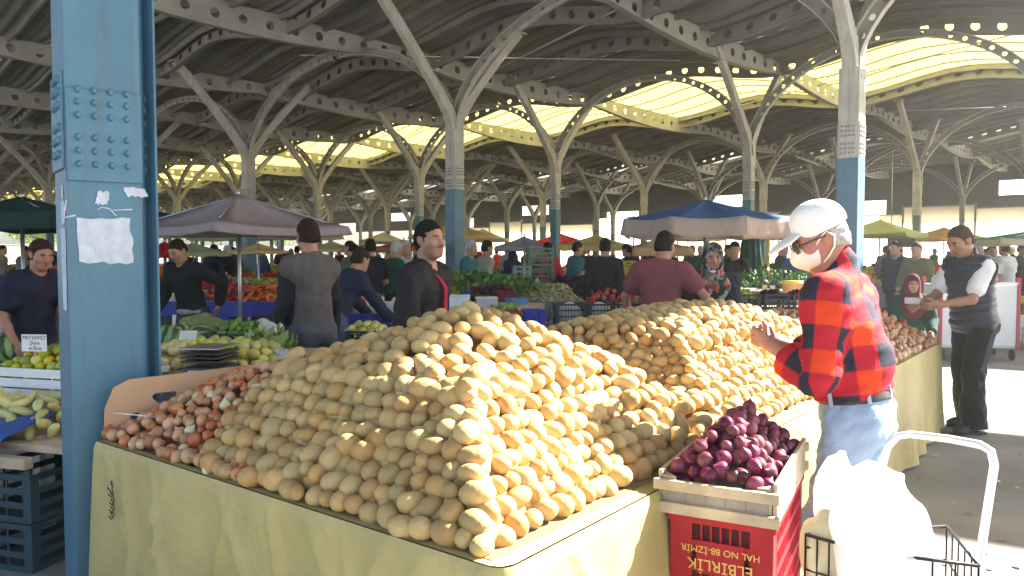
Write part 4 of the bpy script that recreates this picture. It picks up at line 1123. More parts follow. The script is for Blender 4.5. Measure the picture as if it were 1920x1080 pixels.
for a in (-1.9, -.9, .1, .9, 1.9, 3.1):
    c = j['p'] + j['d'] * .068; x = np.array([math.sin(a) * .171, math.cos(a) * .137, 0]); g.box(c + j['Rt'] @ x, (.014, .01, .055), j['Rt'] @ rotz(-a))
g.build('belt_loop', denim, pl_o, bevel=.002)
S = Sdf(.006); Rh = j['Rh']; s = j['s']
S.ell(HQ(j, 0, .018, .05), np.array([.088, .107, .090]) * s, Rh, .02); S.ell(HQ(j, 0, .04, .085), np.array([.06, .06, .05]) * s, Rh, .05); S.ell(HQ(j, 0, -.01, .10), np.array([.06, .06, .045]) * s, Rh, .05)
S.cut(HQ(j, 0, .01, .026), Rh @ np.array([0, .10, -1])); S.fn(folds(.0012, 30, 3))
o = link('cap_crown', npmesh('cap_crown', *S.mesh()), white_cot, pl_o)
S = Sdf(.005); Rb = Rh @ rotx(math.radians(14)); S.ell(HQ(j, 0, -.125, .033), np.array([.08, .085, .020]) * s, Rb, .02); S.ell(HQ(j, 0, -.13, .014), np.array([.12, .115, .018]) * s, Rb, .012, True); S.cut(HQ(j, 0, -.075, .03), Rh @ np.array([0, 1, .2]))
link('cap_brim', npmesh('cap_brim', *S.mesh()), white_cot, o)
mask_m = cm('pale_mask_fabric', (.82, .78, .72), var=.04)
def mask(j, parent, low=False, h=.005):
    S = Sdf(h); s = j['s']; Rh = j['Rh']; z = -.05 if not low else -.115
    S.ell(HQ(j, 0, -.035, -.042 + (0 if not low else -.06)), np.array([.073, .089, .078]) * s, Rh, .02)
    S.cone(HQ(j, 0, -.10, -.03), HQ(j, 0, -.11, -.045), .02, .024, .03)
    S.cut(HQ(j, 0, 0, .0 if not low else -.062), Rh @ np.array([0, .35, 1])); S.cut(HQ(j, 0, -.030, 0), Rh @ np.array([0, 1, -.15])); S.cut(HQ(j, 0, 0, -.118 if not low else -.14), Rh @ np.array([0, .2, -1]))
    o = link('face_mask', npmesh('face_mask', *S.mesh()), mask_m, parent)
    if not low:
        g = MB()
        for sd in (1, -1):
            g.tube([HQ(j, sd * .068, -.038, -.012), HQ(j, sd * .078, -.02, .006), HQ(j, sd * .088, .012, .026), HQ(j, sd * .093, .032, .0)], .0035, 6); g.tube([HQ(j, sd * .064, -.035, -.085), HQ(j, sd * .075, -.012, -.07), HQ(j, sd * .086, .02, -.04), HQ(j, sd * .093, .032, .0)], .0035, 6)
        g.build('ear_loop', mask_m, o)
    return o
mask(j, pl_o)
g = MB()                                                               # dark discs and side bars under the brim
for sd in (1, -1): g.tube([HQ(j, sd * .088, .005, .01), HQ(j, sd * .083, -.05, .012), HQ(j, sd * .072, -.098, .010)], .0028, 6)
g.build('dark_side_bar', m_dark, pl_o)
for sd in (1, -1):
    g = MB(); g.lathe([(0, .003), (.024, .002), (.026, 0), (.0, -.003)], 16, HQ(j, sd * .037, -.108, .004), R=Rh @ rotx(PI / 2) @ roty(sd * .25)); g.build('dark_eye_disc', m_dark, pl_o)
# ---- man in the black jacket behind the near pile
jk = cm('black_jacket_cloth', (.018, .017, .020), rough=.7); 
o, j = person('man in black jacket with black hair and stubble behind the near potato pile', P(790, 700, 5.0)[:2], (.92, -.42), dict(
    skel=dict(h=1.74, lean=5, head=(0, -14), L=(.34, .20, .98), poleL=(.6, .8, 0), R=(-.20, -.30, 1.02), wide=1.04), skin='tan', fat=1.08, stubble=.45, hair=hair_black, hairk=dict(low=-.048, front=.074, top=.004),
    top=jk, topname='jacket', topk=dict(sleeve=.98, off=.036, hem=-.14, fold=.010, seed=11, collar=.02, wide=1.08, sl=.006), legs=cm('dark_jeans', (.03, .035, .05)), shoes=m_dark), h=.006)
g = MB(); p, d, f = j['p'], j['d'], j['f']
g.sweep([j['nb'] - d * .05 + f * .082, p + d * .40 + f * .150 + np.array([.012, 0, 0]), p + d * .25 + f * .158 + np.array([.012, 0, 0]), p + d * .05 + f * .158 + np.array([.01, 0, 0])], [.032] * 4, [.012] * 4, (1, 0, 0)); g.build('red_undershirt', cm('crimson_cloth', (.45, .02, .06)), o)
# ---- man in the grey raglan top, back towards us
o, j = person('man in grey top with black raglan sleeves seen from behind beside the black jacketed man', P(588, 700, 6.0)[:2], (-.55, .62), dict(
    skel=dict(h=1.80, lean=4, head=(12, -8), wide=.96, L=(.25, -.14, .85), R=(-.25, -.12, .84)), skin='pink', hair=hair_brown, hairk=dict(low=-.045, top=.007),
    top=cm('charcoal_grey_knit', (.105, .092, .088)), topk=dict(sleeve=.05, off=.026, hem=-.11, fold=.008, seed=21), legs=cm('grey_jeans', (.085, .092, .105)), legk=dict(waist=.03), shoes=m_dark), h=.0075)
S = Sdf(.009); s = j['s']
for nm, sd in (('L', 1), ('R', -1)):
    S.cone(j['sh' + nm] + np.array([-sd * .03, 0, .01]), j['e' + nm], .072, .056, .03); S.cone(j['e' + nm], j['w' + nm], .055, .040, .03); S.cone(j['nb'] + np.array([sd * .05, 0, -.02]), j['sh' + nm], .045, .07, .03)
    S.cone(j['sh' + nm] + j['f'] * .035 - j['d'] * .05, j['p'] + j['d'] * .05 + np.array([sd * .10, -.09, 0]), .085, .075, .04)
S.fn(folds(.007, 18, 5)); link('raglan_sleeves', npmesh('raglan_sleeves', *S.mesh()), cm('black_knit', (.022, .022, .025)), o)
# ---- man in the maroon T-shirt, back towards us
o, j = person('man in maroon t-shirt bending over the second potato pile, seen from behind', P(1236, 700, 6.7)[:2], (.35, .8), dict(
    skel=dict(h=1.74, lean=10, head=(16, -12), wide=1.13, L=(.36, -.30, .94), R=(-.33, -.20, .98), poleL=(.9, .4, -.2), poleR=(-.8, .5, -.4)), skin='pink', hair=hair_black, hairk=dict(low=-.05, top=.005),
    top=cm('maroon_cotton', (.20, .055, .065)), topk=dict(sleeve=.27, off=.024, hem=-.1, fold=.007, seed=31, wide=1.12, sl=.012), legs=cm('dark_jeans', (.03, .035, .05)), shoes=m_dark), h=.0075)
# ---- woman in the flowered headscarf
def scarf_mat(name, base, cols, scale=26):
    m = cloth(name, base); nt = m.node_tree; N = nt.nodes; L = nt.links; b = N['Principled BSDF']
    tc = N.new('ShaderNodeTexCoord'); v = N.new('ShaderNodeTexVoronoi'); v.inputs['Scale'].default_value = scale; nz_ = N.new('ShaderNodeTexNoise'); nz_.inputs['Scale'].default_value = 9
    ad = N.new('ShaderNodeVectorMath'); ad.operation = 'MULTIPLY_ADD'; ad.inputs[1].default_value = (.12,) * 3
    L.new(tc.outputs['Object'], nz_.inputs['Vector']); L.new(nz_.outputs['Color'], ad.inputs[0]); L.new(tc.outputs['Object'], ad.inputs[2]); L.new(ad.outputs[0], v.inputs['Vector'])
    s1 = N.new('ShaderNodeSeparateColor'); L.new(v.outputs['Color'], s1.inputs[0]); r = N.new('ShaderNodeValToRGB'); r.color_ramp.interpolation = 'CONSTANT'; e = r.color_ramp.elements
    e[0].position = 0; e[0].color = rgb(base); e[1].position = .45; e[1].color = rgb(cols[0])
    for i, c in enumerate(cols[1:]): q = e.new(.45 + .55 * (i + 1) / len(cols)); q.color = rgb(c)
    L.new(s1.outputs[0], r.inputs[0]); L.new(r.outputs[0], b.inputs['Base Color']); return m
def headscarf(j, parent, mat, h=.008, drape=True):
    S = Sdf(h); s = j['s']; Rh = j['Rh']
    S.ell(HQ(j, 0, .016, .03), np.array([.093, .116, .113]) * s, Rh, .02); S.ell(HQ(j, 0, .005, -.05), np.array([.094, .10, .09]) * s, Rh, .04)
    if drape:
        S.cone(HQ(j, 0, .01, -.10), j['nb'] - j['d'] * .10 + j['f'] * .05, .085, .13, .05); S.ell(j['p'] + j['d'] * .40 * s + j['f'] * .06, (.17, .12, .15), j['Rt'], .05)
    S.fn(folds(.006, 26, 3, .5)); S.ell(HQ(j, 0, -.095, -.022), np.array([.058, .062, .083]) * s, Rh, .012, True)
    return link('headscarf', npmesh('headscarf', *S.mesh()), mat, parent)
fl = scarf_mat('flowered_scarf', (.018, .020, .022), [(.10, .13, .10), (.35, .33, .28), (.05, .16, .13), (.38, .12, .06), (.30, .03, .05), (.25, .24, .24)])
o, j = person('woman in flowered headscarf with white mask under her chin behind the second pile', P(1333, 700, 6.9)[:2], (-.18, -.9), dict(
    skel=dict(h=1.62, lean=9, head=(6, 4), L=(.10, -.38, .95), R=(-.16, -.34, .95)), skin='pink', fat=1.1, hair=None,
    top=cm('dark_navy_coat', (.020, .024, .036)), topname='coat', topk=dict(sleeve=.97, off=.034, hem=-.14, fold=.008, seed=41), legs=cm('black_skirt_cloth', (.018, .018, .02)), legk=dict(off=.05), shoes=m_dark), h=.007)
headscarf(j, o, fl, .007)
S = Sdf(.006); S.ell(HQ(j, 0, -.045, -.122), (.062, .066, .024), j['Rh'], .02); S.ell(HQ(j, 0, -.02, -.098), (.052, .07, .03), j['Rh'], .01, True); S.cut(HQ(j, 0, -.01, 0), j['Rh'] @ np.array([0, 1, 0])); link('lowered_mask', npmesh('lowered_mask', *S.mesh()), white_cot, o)
# ---- man in the quilted vest
vp = G(1818, 806, 0)
vo, j = person('man in navy quilted vest, white t-shirt and black track trousers counting paper notes', vp[:2], (-.95, -.22), dict(
    skel=dict(h=1.79, lean=9, head=(26, 0), L=(.10, -.43, 1.10), R=(-.12, -.46, 1.08), poleL=(.4, .6, -.9), poleR=(-.4, .6, -.9), stance=.12, foot=(-.10, .10)), curl=(.8, .8), palms=((-.8, 0, .4), (.8, 0, .4)), skin='tan', hair=M('cropped_brown_hair', (.075, .048, .032), .75, .3, 90, .6, 200, spec=.1), hairk=dict(low=-.035, top=.003, front=.078),
    top=white_cot, topk=dict(sleeve=.33, off=.020, hem=-.09, fold=.005, seed=51, sl=.004), legs=cm('black_track_cloth', (.014, .014, .016), rough=.6), legk=dict(off=.034, waist=.02, flare=.022, fold=.008, bottom=.05), shoes=M('black_trainer', (.02, .02, .022), .5, .2, 20)), h=.0065)
link('quilted_vest', shirt_mesh(j, .0075, vest=True, off=.060, hem=-.085, quilt=True, seed=52, wide=1.05, collar=.03), M('navy_nylon', (.024, .030, .050), .42, .15, 8, .05, 60, spec=.5), vo)
for nm, sd in (('L', 1), ('R', -1)):
    a = j['a' + nm]; pts = []; x0 = a[0] + sd * .052
    sw = [(.075, .028), (.02, .022), (-.04, .052), (-.085, .078), (-.035, .040), (.02, .034)]
    g = MB(); g.add([(x0 + .002 * sd + (sd * .018 * (-y_ + .05) / .1), a[1] - y_ - .01, z_ + .012) for y_, z_ in [(-q[0], q[1]) for q in sw]], [tuple(range(6))]); g.build('shoe_emblem', white_cot, vo, solid=.006)
    g = MB(); g.box((a[0] + sd * .012, a[1] - .06, .010), (.088, .30, .018)); g.build('shoe_sole', cm('dark_rubber', (.06, .06, .06)), vo, bevel=.006)
    g = MB(); g.sweep([j['h' + nm] + np.array([sd * .118, 0, -.05]), j['k' + nm] + np.array([sd * .082, 0, 0]), a + np.array([sd * .085, 0, .02])], [.05] * 3, [.012] * 3, (0, 1, 0)); g.build('side_stripe', cm('grey_stripe_cloth', (.06, .06, .065)), vo)
fdv = unit(np.array([-.95, -.22, 0])); rzv = math.atan2(fdv[0], -fdv[1])
g = MB()
for k in range(4): g.box((-.03 + .012 * k, -.56 - .02 * k, 1.115 + .006 * k), (.11, .07, .0015), rotz(.3 + .2 * k) @ rotx(.5 + .08 * k))
note = g.build('paper_notes', cm('cream_note', (.62, .58, .50)), None, (vp[0], vp[1], 0), (0, 0, rzv)); tag(note, 'folded paper notes in the hands of the man in the vest', 'paper notes')
# ---- woman seated in dark green
o, j = person('seated woman in dark green cardigan and maroon headscarf beside the white cage trolley', (P(1706, 600, 9.6)[0], 9.6, -.33), (-.2, -.95), dict(
    skel=dict(h=1.60, lean=8, head=(4, -6), L=(.16, -.34, .92), R=(-.16, -.34, .92)), skin='tan', fat=1.12, top=cm('dark_green_knit', (.012, .045, .032)), topname='cardigan', topk=dict(sleeve=.97, off=.04, hem=-.14, fold=.008, seed=61, wide=1.15), legs=cm('flower_skirt', (.06, .055, .06), var=.6, scale=30), legk=dict(off=.06)), h=.011)
headscarf(j, o, cm('maroon_scarf_cloth', (.10, .02, .03)), .010)
# ---- man in the navy T-shirt at the green citrus stall
o, j = person('man in navy t-shirt with reddish brown hair behind the green citrus stall', P(66, 700, 6.2)[:2], (.55, -.40), dict(
    skel=dict(h=1.66, lean=12, head=(14, 6), wide=1.05, L=(.24, -.36, .86), R=(-.22, -.2, .85)), skin='pink', hair=M('reddish_hair', (.05, .022, .012), .7, .4, 70, .8, 160, spec=.15), hairk=dict(low=-.05, top=.006, front=.076),
    top=cm('navy_cotton', (.022, .022, .040)), topk=dict(sleeve=.3, off=.026, hem=-.12, fold=.007, seed=71, wide=1.08, sl=.01), legs=cm('dark_jeans', (.03, .035, .05)), shoes=m_dark), h=.008)
# ---- man in black sweater leaning by the blue stall
o, j = person('man in black zip sweater leaning down beside the blue skirted carrot table', P(360, 700, 8.6)[:2], (-.25, -.8), dict(
    skel=dict(h=1.72, lean=14, head=(26, -5), wide=1.08, L=(.30, .10, .98), poleL=(.9, .3, .2), R=(-.22, -.3, .9)), skin='tan', hair=hair_brown, hairk=dict(low=-.02),
    top=cm('black_sweater_knit', (.016, .016, .018)), topk=dict(sleeve=.97, off=.032, hem=-.06, fold=.008, seed=81), legs=cm('slate_jeans', (.05, .055, .07)), shoes=m_dark), h=.010)
S = Sdf(.012); S.ell(j['p'] + np.array([0, -.01, -.02]), (.175, .135, .07), None, .02); link('grey_shirt_tail', npmesh('grey_shirt_tail', *S.mesh()), cm('grey_cotton', (.30, .28, .26)), o)
# ------------------------------------------------------------------ the trolley with white bags
m_bag = translucent(M('white_thin_plastic', (.80, .80, .81), .3, .03, 8, .55, 16, spec=.6), (.85, .85, .86), .4)
m_chrome = M('white_tube_paint', (.72, .72, .72), .3, .05, 10, spec=.6)
def PX(px, py, d): return P(px, py, d)
tr = empty('shopping_trolley', P(1700, 1000, 2.25) * np.array([1, 1, 0]), 'wire shopping trolley with tall white tube handle and stuffed white bags', 'trolley')
TRO = np.array(tr.location)
d0, d1 = 2.42, 2.12
hl = [P(1640, 1120, d0), P(1628, 1000, d0), P(1652, 880, d0), P(1664, 838, d0), P(1682, 818, d0), P(1706, 814, d0), P(1780, 823, d0 - .12), P(1838, 834, d1 + .02), P(1858, 846, d1), P(1864, 872, d1), P(1852, 950, d1), P(1838, 1040, d1), P(1826, 1130, d1)]
g = MB(); g.tube([p - TRO for p in hl], .0115, 10); g.build('handle', m_chrome, tr)
wire = M('dark_wire', (.035, .03, .03), .4, .1, 20, metal=.5)
ba, bb, bc, bd = P(1510, 1030, 2.25), P(1625, 1062, 2.12), P(1835, 1062, 2.02), P(1775, 1005, 2.32)
for p in (ba, bb, bc, bd): p[2] = .70
base = [np.array([p[0], p[1], .18]) for p in (ba, bb, bc, bd)]
g = MB(); rim = [ba, bb, bc, bd]
for k in range(4):
    a, b = rim[k], rim[(k + 1) % 4]; a2, b2 = base[k], base[(k + 1) % 4]
    for z_ in np.linspace(0, 1, 6): g.tube([(a * (1 - z_) + a2 * z_) - TRO, (b * (1 - z_) + b2 * z_) - TRO], .0032 if z_ else .005, 6)
    for t in np.linspace(0, 1, 6): g.tube([(a * (1 - t) + b * t) - TRO, (a2 * (1 - t) + b2 * t) - TRO], .003, 6)
g.tube([P(1513, 1026, 2.25) - TRO, P(1575, 1035, 2.2) - TRO, P(1584, 1040, 2.2) - TRO, P(1584, 1090, 2.2) - TRO], .004, 6)
g.build('basket', wire, tr)
for k in (0, 3):
    g = MB(); c = base[k] - TRO; g.lathe([(.0, .012), (.07, .012), (.08, .008), (.08, -.008), (.07, -.012), (0, -.012)], 20, (c[0], c[1], .085), R=roty(PI / 2)); g.build('wheel', m_dark, tr)
def bag(name, label, blobs, knots, h=.011, mat=None, seed=1):
    S = Sdf(h)
    for c, r_, k in blobs: S.ell(c, r_, None, k)
    for a, b, ra, rb in knots: S.cone(a, b, ra, rb, .03)
    S.fn(folds(.009, 13, seed, .35)); S.fn(folds(.006, 34, seed + 3, .3)); S.fn(folds(.0045, 75, seed + 5, .3))
    V, Q = S.mesh(); c = V.mean(0); c[2] = V[:, 2].min()
    o = link(name, npmesh(name, V - c, Q), mat or m_bag, None, c); tag(o, label, 'bag', 'white plastic bags on the trolley' if mat is None else None)
bag('plastic_bag', 'large bulging white plastic bag knotted at its top in the shopping trolley', [(P(1640, 1030, 2.2), (.115, .11, .20), .10), (P(1635, 950, 2.22), (.075, .08, .12), .08), (P(1690, 1080, 2.17), (.10, .10, .17), .10)], [(P(1645, 940, 2.2), P(1668, 905, 2.2), .05, .014), (P(1668, 905, 2.2), P(1690, 890, 2.2), .02, .006), (P(1668, 905, 2.2), P(1650, 888, 2.2), .02, .005)], seed=2)
bag('plastic_bag', 'slim white plastic bag hanging at the front of the shopping trolley', [(P(1572, 955, 2.35), (.065, .07, .13), .05), (P(1562, 900, 2.38), (.045, .05, .09), .05)], [(P(1570, 880, 2.38), P(1576, 850, 2.38), .035, .012), (P(1576, 852, 2.38), P(1530, 838, 2.4), .006, .004)], seed=6)
bag('cloth_bag', 'cream coloured filled bag low in the trolley basket', [(P(1555, 1040, 2.28), (.085, .08, .13), .04)], [(P(1560, 1010, 2.28), P(1585, 985, 2.28), .05, .02)], mat=cm('cream_cloth', (.66, .55, .36)), seed=9)

# ------------------------------------------------------------------ generic market makers
def canopy(px, ya, ye, hw, d, label, top, val, sides=4, rot=0., vh=.2, sag=.07, pole=True, name='canopy', ribs=True):
    ap = P(px, ya, d); ez = H + (475 - ye) * d / F; R_ = hw * d / F
    o = empty(name, (ap[0], ap[1], 0), label, 'canopy', 'market canopies', rot); g = MB(); n = sides; K = 8
    for i in range(n):
        a0 = 2 * PI * i / n; a1 = 2 * PI * (i + 1) / n
        c0 = np.array([math.cos(a0) * R_, math.sin(a0) * R_, ez]); c1 = np.array([math.cos(a1) * R_, math.sin(a1) * R_, ez]); A_ = np.array([0, 0, ap[2]])
        def fn(u, v):
            e = c0 * (1 - u) + c1 * u; e = e * np.array([1, 1, 1]) ; pin = 4 * u * (1 - u)
            e = np.array([e[0] * (1 - .05 * pin), e[1] * (1 - .05 * pin), e[2] - .05 * pin * R_ * .6])
            q = A_ * (1 - v) + e * v; q = q + np.array([0, 0, -sag * R_ * math.sin(PI * v) * (.35 + .65 * pin)]); return q
        g.grid(lambda u, v: fn(u, .02 + .98 * v), K, K)
    q = g.build('canopy_cloth', top, o, solid=.004)
    if vh:
        g = MB()
        for i in range(n):
            a0 = 2 * PI * i / n; a1 = 2 * PI * (i + 1) / n
            c0 = np.array([math.cos(a0) * R_, math.sin(a0) * R_, ez]); c1 = np.array([math.cos(a1) * R_, math.sin(a1) * R_, ez])
            def fv(u, v):
                e = c0 * (1 - u) + c1 * u; pin = 4 * u * (1 - u); k = 1.004 - .05 * pin + .03 * v * (1 - pin) + .012 * math.sin(u * 19 + i * 2) * v
                return np.array([e[0] * k, e[1] * k, e[2] - .05 * pin * R_ * .6 - v * vh * (1 + .05 * math.sin(u * 9 + i)) + .003])
            g.grid(fv, 14, 4)
        g.build('valance', val, q, solid=.004)
    if pole:
        g = MB(); g.tube([(0, 0, .02), (0, 0, ap[2] - .02)], .022, 8); g.lathe([(0, .09), (.2, .07), (.22, .0)], 14); g.tube([(0, 0, ap[2] - .04), (0, 0, ap[2] + .05)], [.03, .012], 8); g.build('pole', m_metal, o)
    if ribs:
        g = MB()
        for i in range(n):
            a0 = 2 * PI * i / n; g.tube([(0, 0, ap[2] - .03), (math.cos(a0) * R_ * .97, math.sin(a0) * R_ * .97, ez - .02)], .011, 6)
        g.build('ribs', m_metal, o)
    return o
def cc(name, col): return translucent(cm(name, col, rough=.7, bump=.05), [min(1, c * 1.1) for c in col], .35)
mauve = cc('mauve_canvas', (.42, .345, .35)); blue_c = cc('blue_canvas', (.07, .17, .36)); beige_v = cc('beige_canvas', (.52, .42, .36)); dgreen = cm('dark_green_canvas', (.018, .045, .038)); green_c = cc('green_canvas', (.05, .33, .16)); cream_c = cc('cream_canvas', (.62, .54, .36))
grey_c = cc('grey_canvas', (.40, .39, .40)); yel_c = cc('yellow_canvas', (.78, .62, .26)); tan_c = cc('tan_canvas', (.62, .42, .20)); orange_c = cc('orange_canvas', (.70, .17, .07)); red_c = cc('red_canvas', (.50, .02, .03)); lgreen = cc('light_green_canvas', (.18, .42, .10)); pgreen = cc('pale_green_canvas', (.45, .50, .28))
canopy(447, 362, 424, 200, 9.4, 'mauve cloth canopy behind the near blue column over the carrot stall', mauve, mauve, 4, math.radians(-82), .10, .10)
canopy(1322, 374, 412, 158, 11., 'blue canopy with beige valance beside the white cap', blue_c, beige_v, 8, .18, .24, .05)
canopy(40, 368, 400, 150, 9., 'dark green canopy behind the man in the navy t-shirt', dgreen, dgreen, 6, .3, .2)
canopy(215, 372, 408, 140, 11.5, 'dark green canopy mostly hidden by the near blue column', dgreen, dgreen, 6, .1, .16)
canopy(1975, 424, 447, 140, 12.5, 'bright green canopy with cream valance at the far right stalls', green_c, cream_c, 6, .4, .10)
canopy(983, 443, 462, 56, 16, 'small grey umbrella over the stack of green crates', grey_c, grey_c, 8, .2, .09)
canopy(1118, 440, 459, 84, 18, 'wide yellow canopy behind the man in black', yel_c, yel_c, 4, .5, .12)
canopy(1232, 447, 464, 76, 15.5, 'tan canopy right behind the head of the maroon shirted man', tan_c, tan_c, 4, .8, .16)
canopy(622, 452, 466, 52, 21, 'yellow canopy right behind the head of the raglan man', yel_c, yel_c, 4, .7, .07)
canopy(688, 456, 467, 46, 20, 'light green canopy next to the orange one', lgreen, lgreen, 6, .2, .08)
canopy(757, 449, 464, 62, 19, 'orange red canopy beside the dark slim column', orange_c, orange_c, 4, .6, .07)
canopy(484, 456, 470, 54, 17, 'yellow canopy seen below the mauve canopy', yel_c, yel_c, 4, .3, .06)
canopy(362, 455, 472, 62, 15, 'pale green canopy over the stalls behind the black sweater man', pgreen, pgreen, 6, .6, .08)
canopy(308, 452, 468, 26, 13, 'small red canopy close to the right edge of the near blue column', red_c, red_c, 4, .3, .14)
for i, (px, d, mt, nm) in enumerate(((560, 27, cream_c, 'cream'), (845, 26, yel_c, 'yellow'), (905, 33, cream_c, 'cream'), (1290, 30, cream_c, 'cream'), (1450, 28, grey_c, 'grey'), (1560, 34, yel_c, 'yellow'), (1650, 24, pgreen, 'pale green'), (1770, 31, tan_c, 'tan'), (430, 30, pgreen, 'pale green'), (250, 24, cream_c, 'cream'), (720, 38, grey_c, 'grey'), (1050, 40, red_c, 'red'))):
    canopy(px, 475 - 1.05 * F / d, 475 - .62 * F / d, 1.5 * F / d, d, 'small distant %s canopy %s' % (nm, ['over the back stalls by the raglan man', 'behind the broad blue column', 'deep behind the grey umbrella', 'deep behind the blue canopy', 'behind the folded green parasol', 'hidden behind the plaid man', 'left of the hanging black screen', 'behind the quilted vest man', 'below the mauve canopy edge', 'behind the near blue column', 'behind the orange canopy', 'between grey umbrella and yellow canopy'][i]), mt, mt, 4, .3 + i, .12)

HEAPK = {}
def ico_merge(centers, radii, V0, F0, squash=(1, 1, 1), r=None):
    n = len(centers); r = r or np.random.RandomState(n)
    VV = np.concatenate([(V0 * radii[i] * np.asarray(squash)) @ randrot(r, tilt=.6).T + centers[i] for i in range(n)]); FF = np.concatenate([F0 + i * len(V0) for i in range(n)])
    at = np.repeat(r.uniform(0, 1, n), len(V0)); return VV, FF, at
IC1 = icos(2)
def heap_pts(c, L, Wd, Hh, rad, rz, n, r):
    pts = []
    for _ in range(n * 12):
        x = r.uniform(-1, 1); y = r.uniform(-1, 1); z = min((1 - max(abs(x), abs(y))) * 2.2, 1) * Hh + rad * .6
        p = rotz(rz) @ np.array([x * L / 2, y * Wd / 2, 0]) + np.array([0, 0, z]) + c
        if all((p[0] - q[0]) ** 2 + (p[1] - q[1]) ** 2 + (p[2] - q[2]) ** 2 > (rad * 1.75) ** 2 for q in pts): pts.append(p)
        if len(pts) >= n: break
    return pts
def heap(name, c, L, Wd, Hh, rad, mat, rz=0., n=140, seed=0, label=None, squash=(1, 1, .9)):
    r = np.random.RandomState(seed + 7); pts = heap_pts(np.asarray(c, float), L, Wd, Hh, rad, rz, n, r)
    V, Fc, at = ico_merge(pts, [rad * r.uniform(.85, 1.15) for _ in pts], IC1[0], IC1[1], squash, r)
    core = MB(); cv = []
    for (x, y, z) in [(-1, -1, 0), (1, -1, 0), (1, 1, 0), (-1, 1, 0), (-.55, -.55, .95), (.55, -.55, .95), (.55, .55, .95), (-.55, .55, .95)]: cv.append(rotz(rz) @ np.array([x * L / 2 * .97, y * Wd / 2 * .97, z * Hh]) + np.asarray(c))
    b = len(V); V = np.concatenate([V, cv]); at = np.concatenate([at, np.zeros(8)])
    q = np.array([(4, 5, 6), (4, 6, 7), (0, 1, 5), (0, 5, 4), (1, 2, 6), (1, 6, 5), (2, 3, 7), (2, 7, 6), (3, 0, 4), (3, 4, 7)]) + b
    me = npmesh(name, V - np.asarray(c), np.concatenate([Fc, q])); a_ = me.attributes.new('rv', 'FLOAT', 'POINT'); a_.data.foreach_set('value', at.astype(np.float32)); me.materials.append(mat)
    o = bpy.data.objects.new(name, me); C.objects.link(o); o.location = c; tag(o, label, None, None, 'stuff'); return o
def items(name, c, L, Wd, Hh, rad, protos, mats, rz, n, seed, label, cat, group, sc=1.):
    r = np.random.RandomState(seed); ms = [[npmesh(name, V, Fc) for V, Fc in protos] for m in mats]
    for k, m in enumerate(mats):
        for me in ms[k]: me.materials.append(m)
    for p in heap_pts(np.asarray(c, float), L, Wd, Hh, rad, rz, n, r):
        o = bpy.data.objects.new(name, ms[r.choice(len(mats))][r.choice(len(protos))]); C.objects.link(o); s_ = sc * r.uniform(.88, 1.14)
        o.matrix_world = Matrix.Translation(Vector(p)) @ Matrix(randrot(r, tilt=1.).tolist()).to_4x4() @ Matrix.Diagonal((s_, s_, s_, 1)); tag(o, label, cat, group)
def greens(name, c, L, Wd, Hh, mat, n=500, leaf=.05, seed=0, label=None, rz=0.):
    r = np.random.RandomState(seed + 3); VV = []; FF = []
    for i in range(n):
        x, y = r.uniform(-1, 1, 2); z = Hh * (1 - .6 * max(abs(x), abs(y)) ** 2) * r.uniform(.35, 1)
        p = rotz(rz) @ np.array([x * L / 2, y * Wd / 2, z]); d = unit(r.normal(size=3) + np.array([0, 0, 1.0])); sd = unit(np.cross(d, r.normal(size=3))); l = leaf * r.uniform(.6, 1.4)
        b = len(VV); VV += [p, p + d * l * .5 + sd * l * .28, p + d * l + np.cross(sd, d) * l * .2, p + d * l * .5 - sd * l * .28]; FF.append((b, b + 1, b + 2, b + 3))
    V = np.array(VV); me = npmesh(name, V, np.array(FF), False); me.materials.append(mat); a_ = me.attributes.new('rv', 'FLOAT', 'POINT'); a_.data.foreach_set('value', np.repeat(r.uniform(0, 1, n), 4).astype(np.float32))
    o = bpy.data.objects.new(name, me); C.objects.link(o); o.location = c; tag(o, label, None, None, 'stuff'); return o
leafm = M('leaf_green', (.05, .14, .025), .5, 0, 9, rv=.35, col2=(.13, .24, .045)); leafd = M('parsley_green', (.025, .085, .018), .5, 0, 9, rv=.4, col2=(.06, .15, .03)); leafy = M('pale_leaf', (.22, .32, .08), .5, 0, 9, rv=.3, col2=(.35, .42, .14))
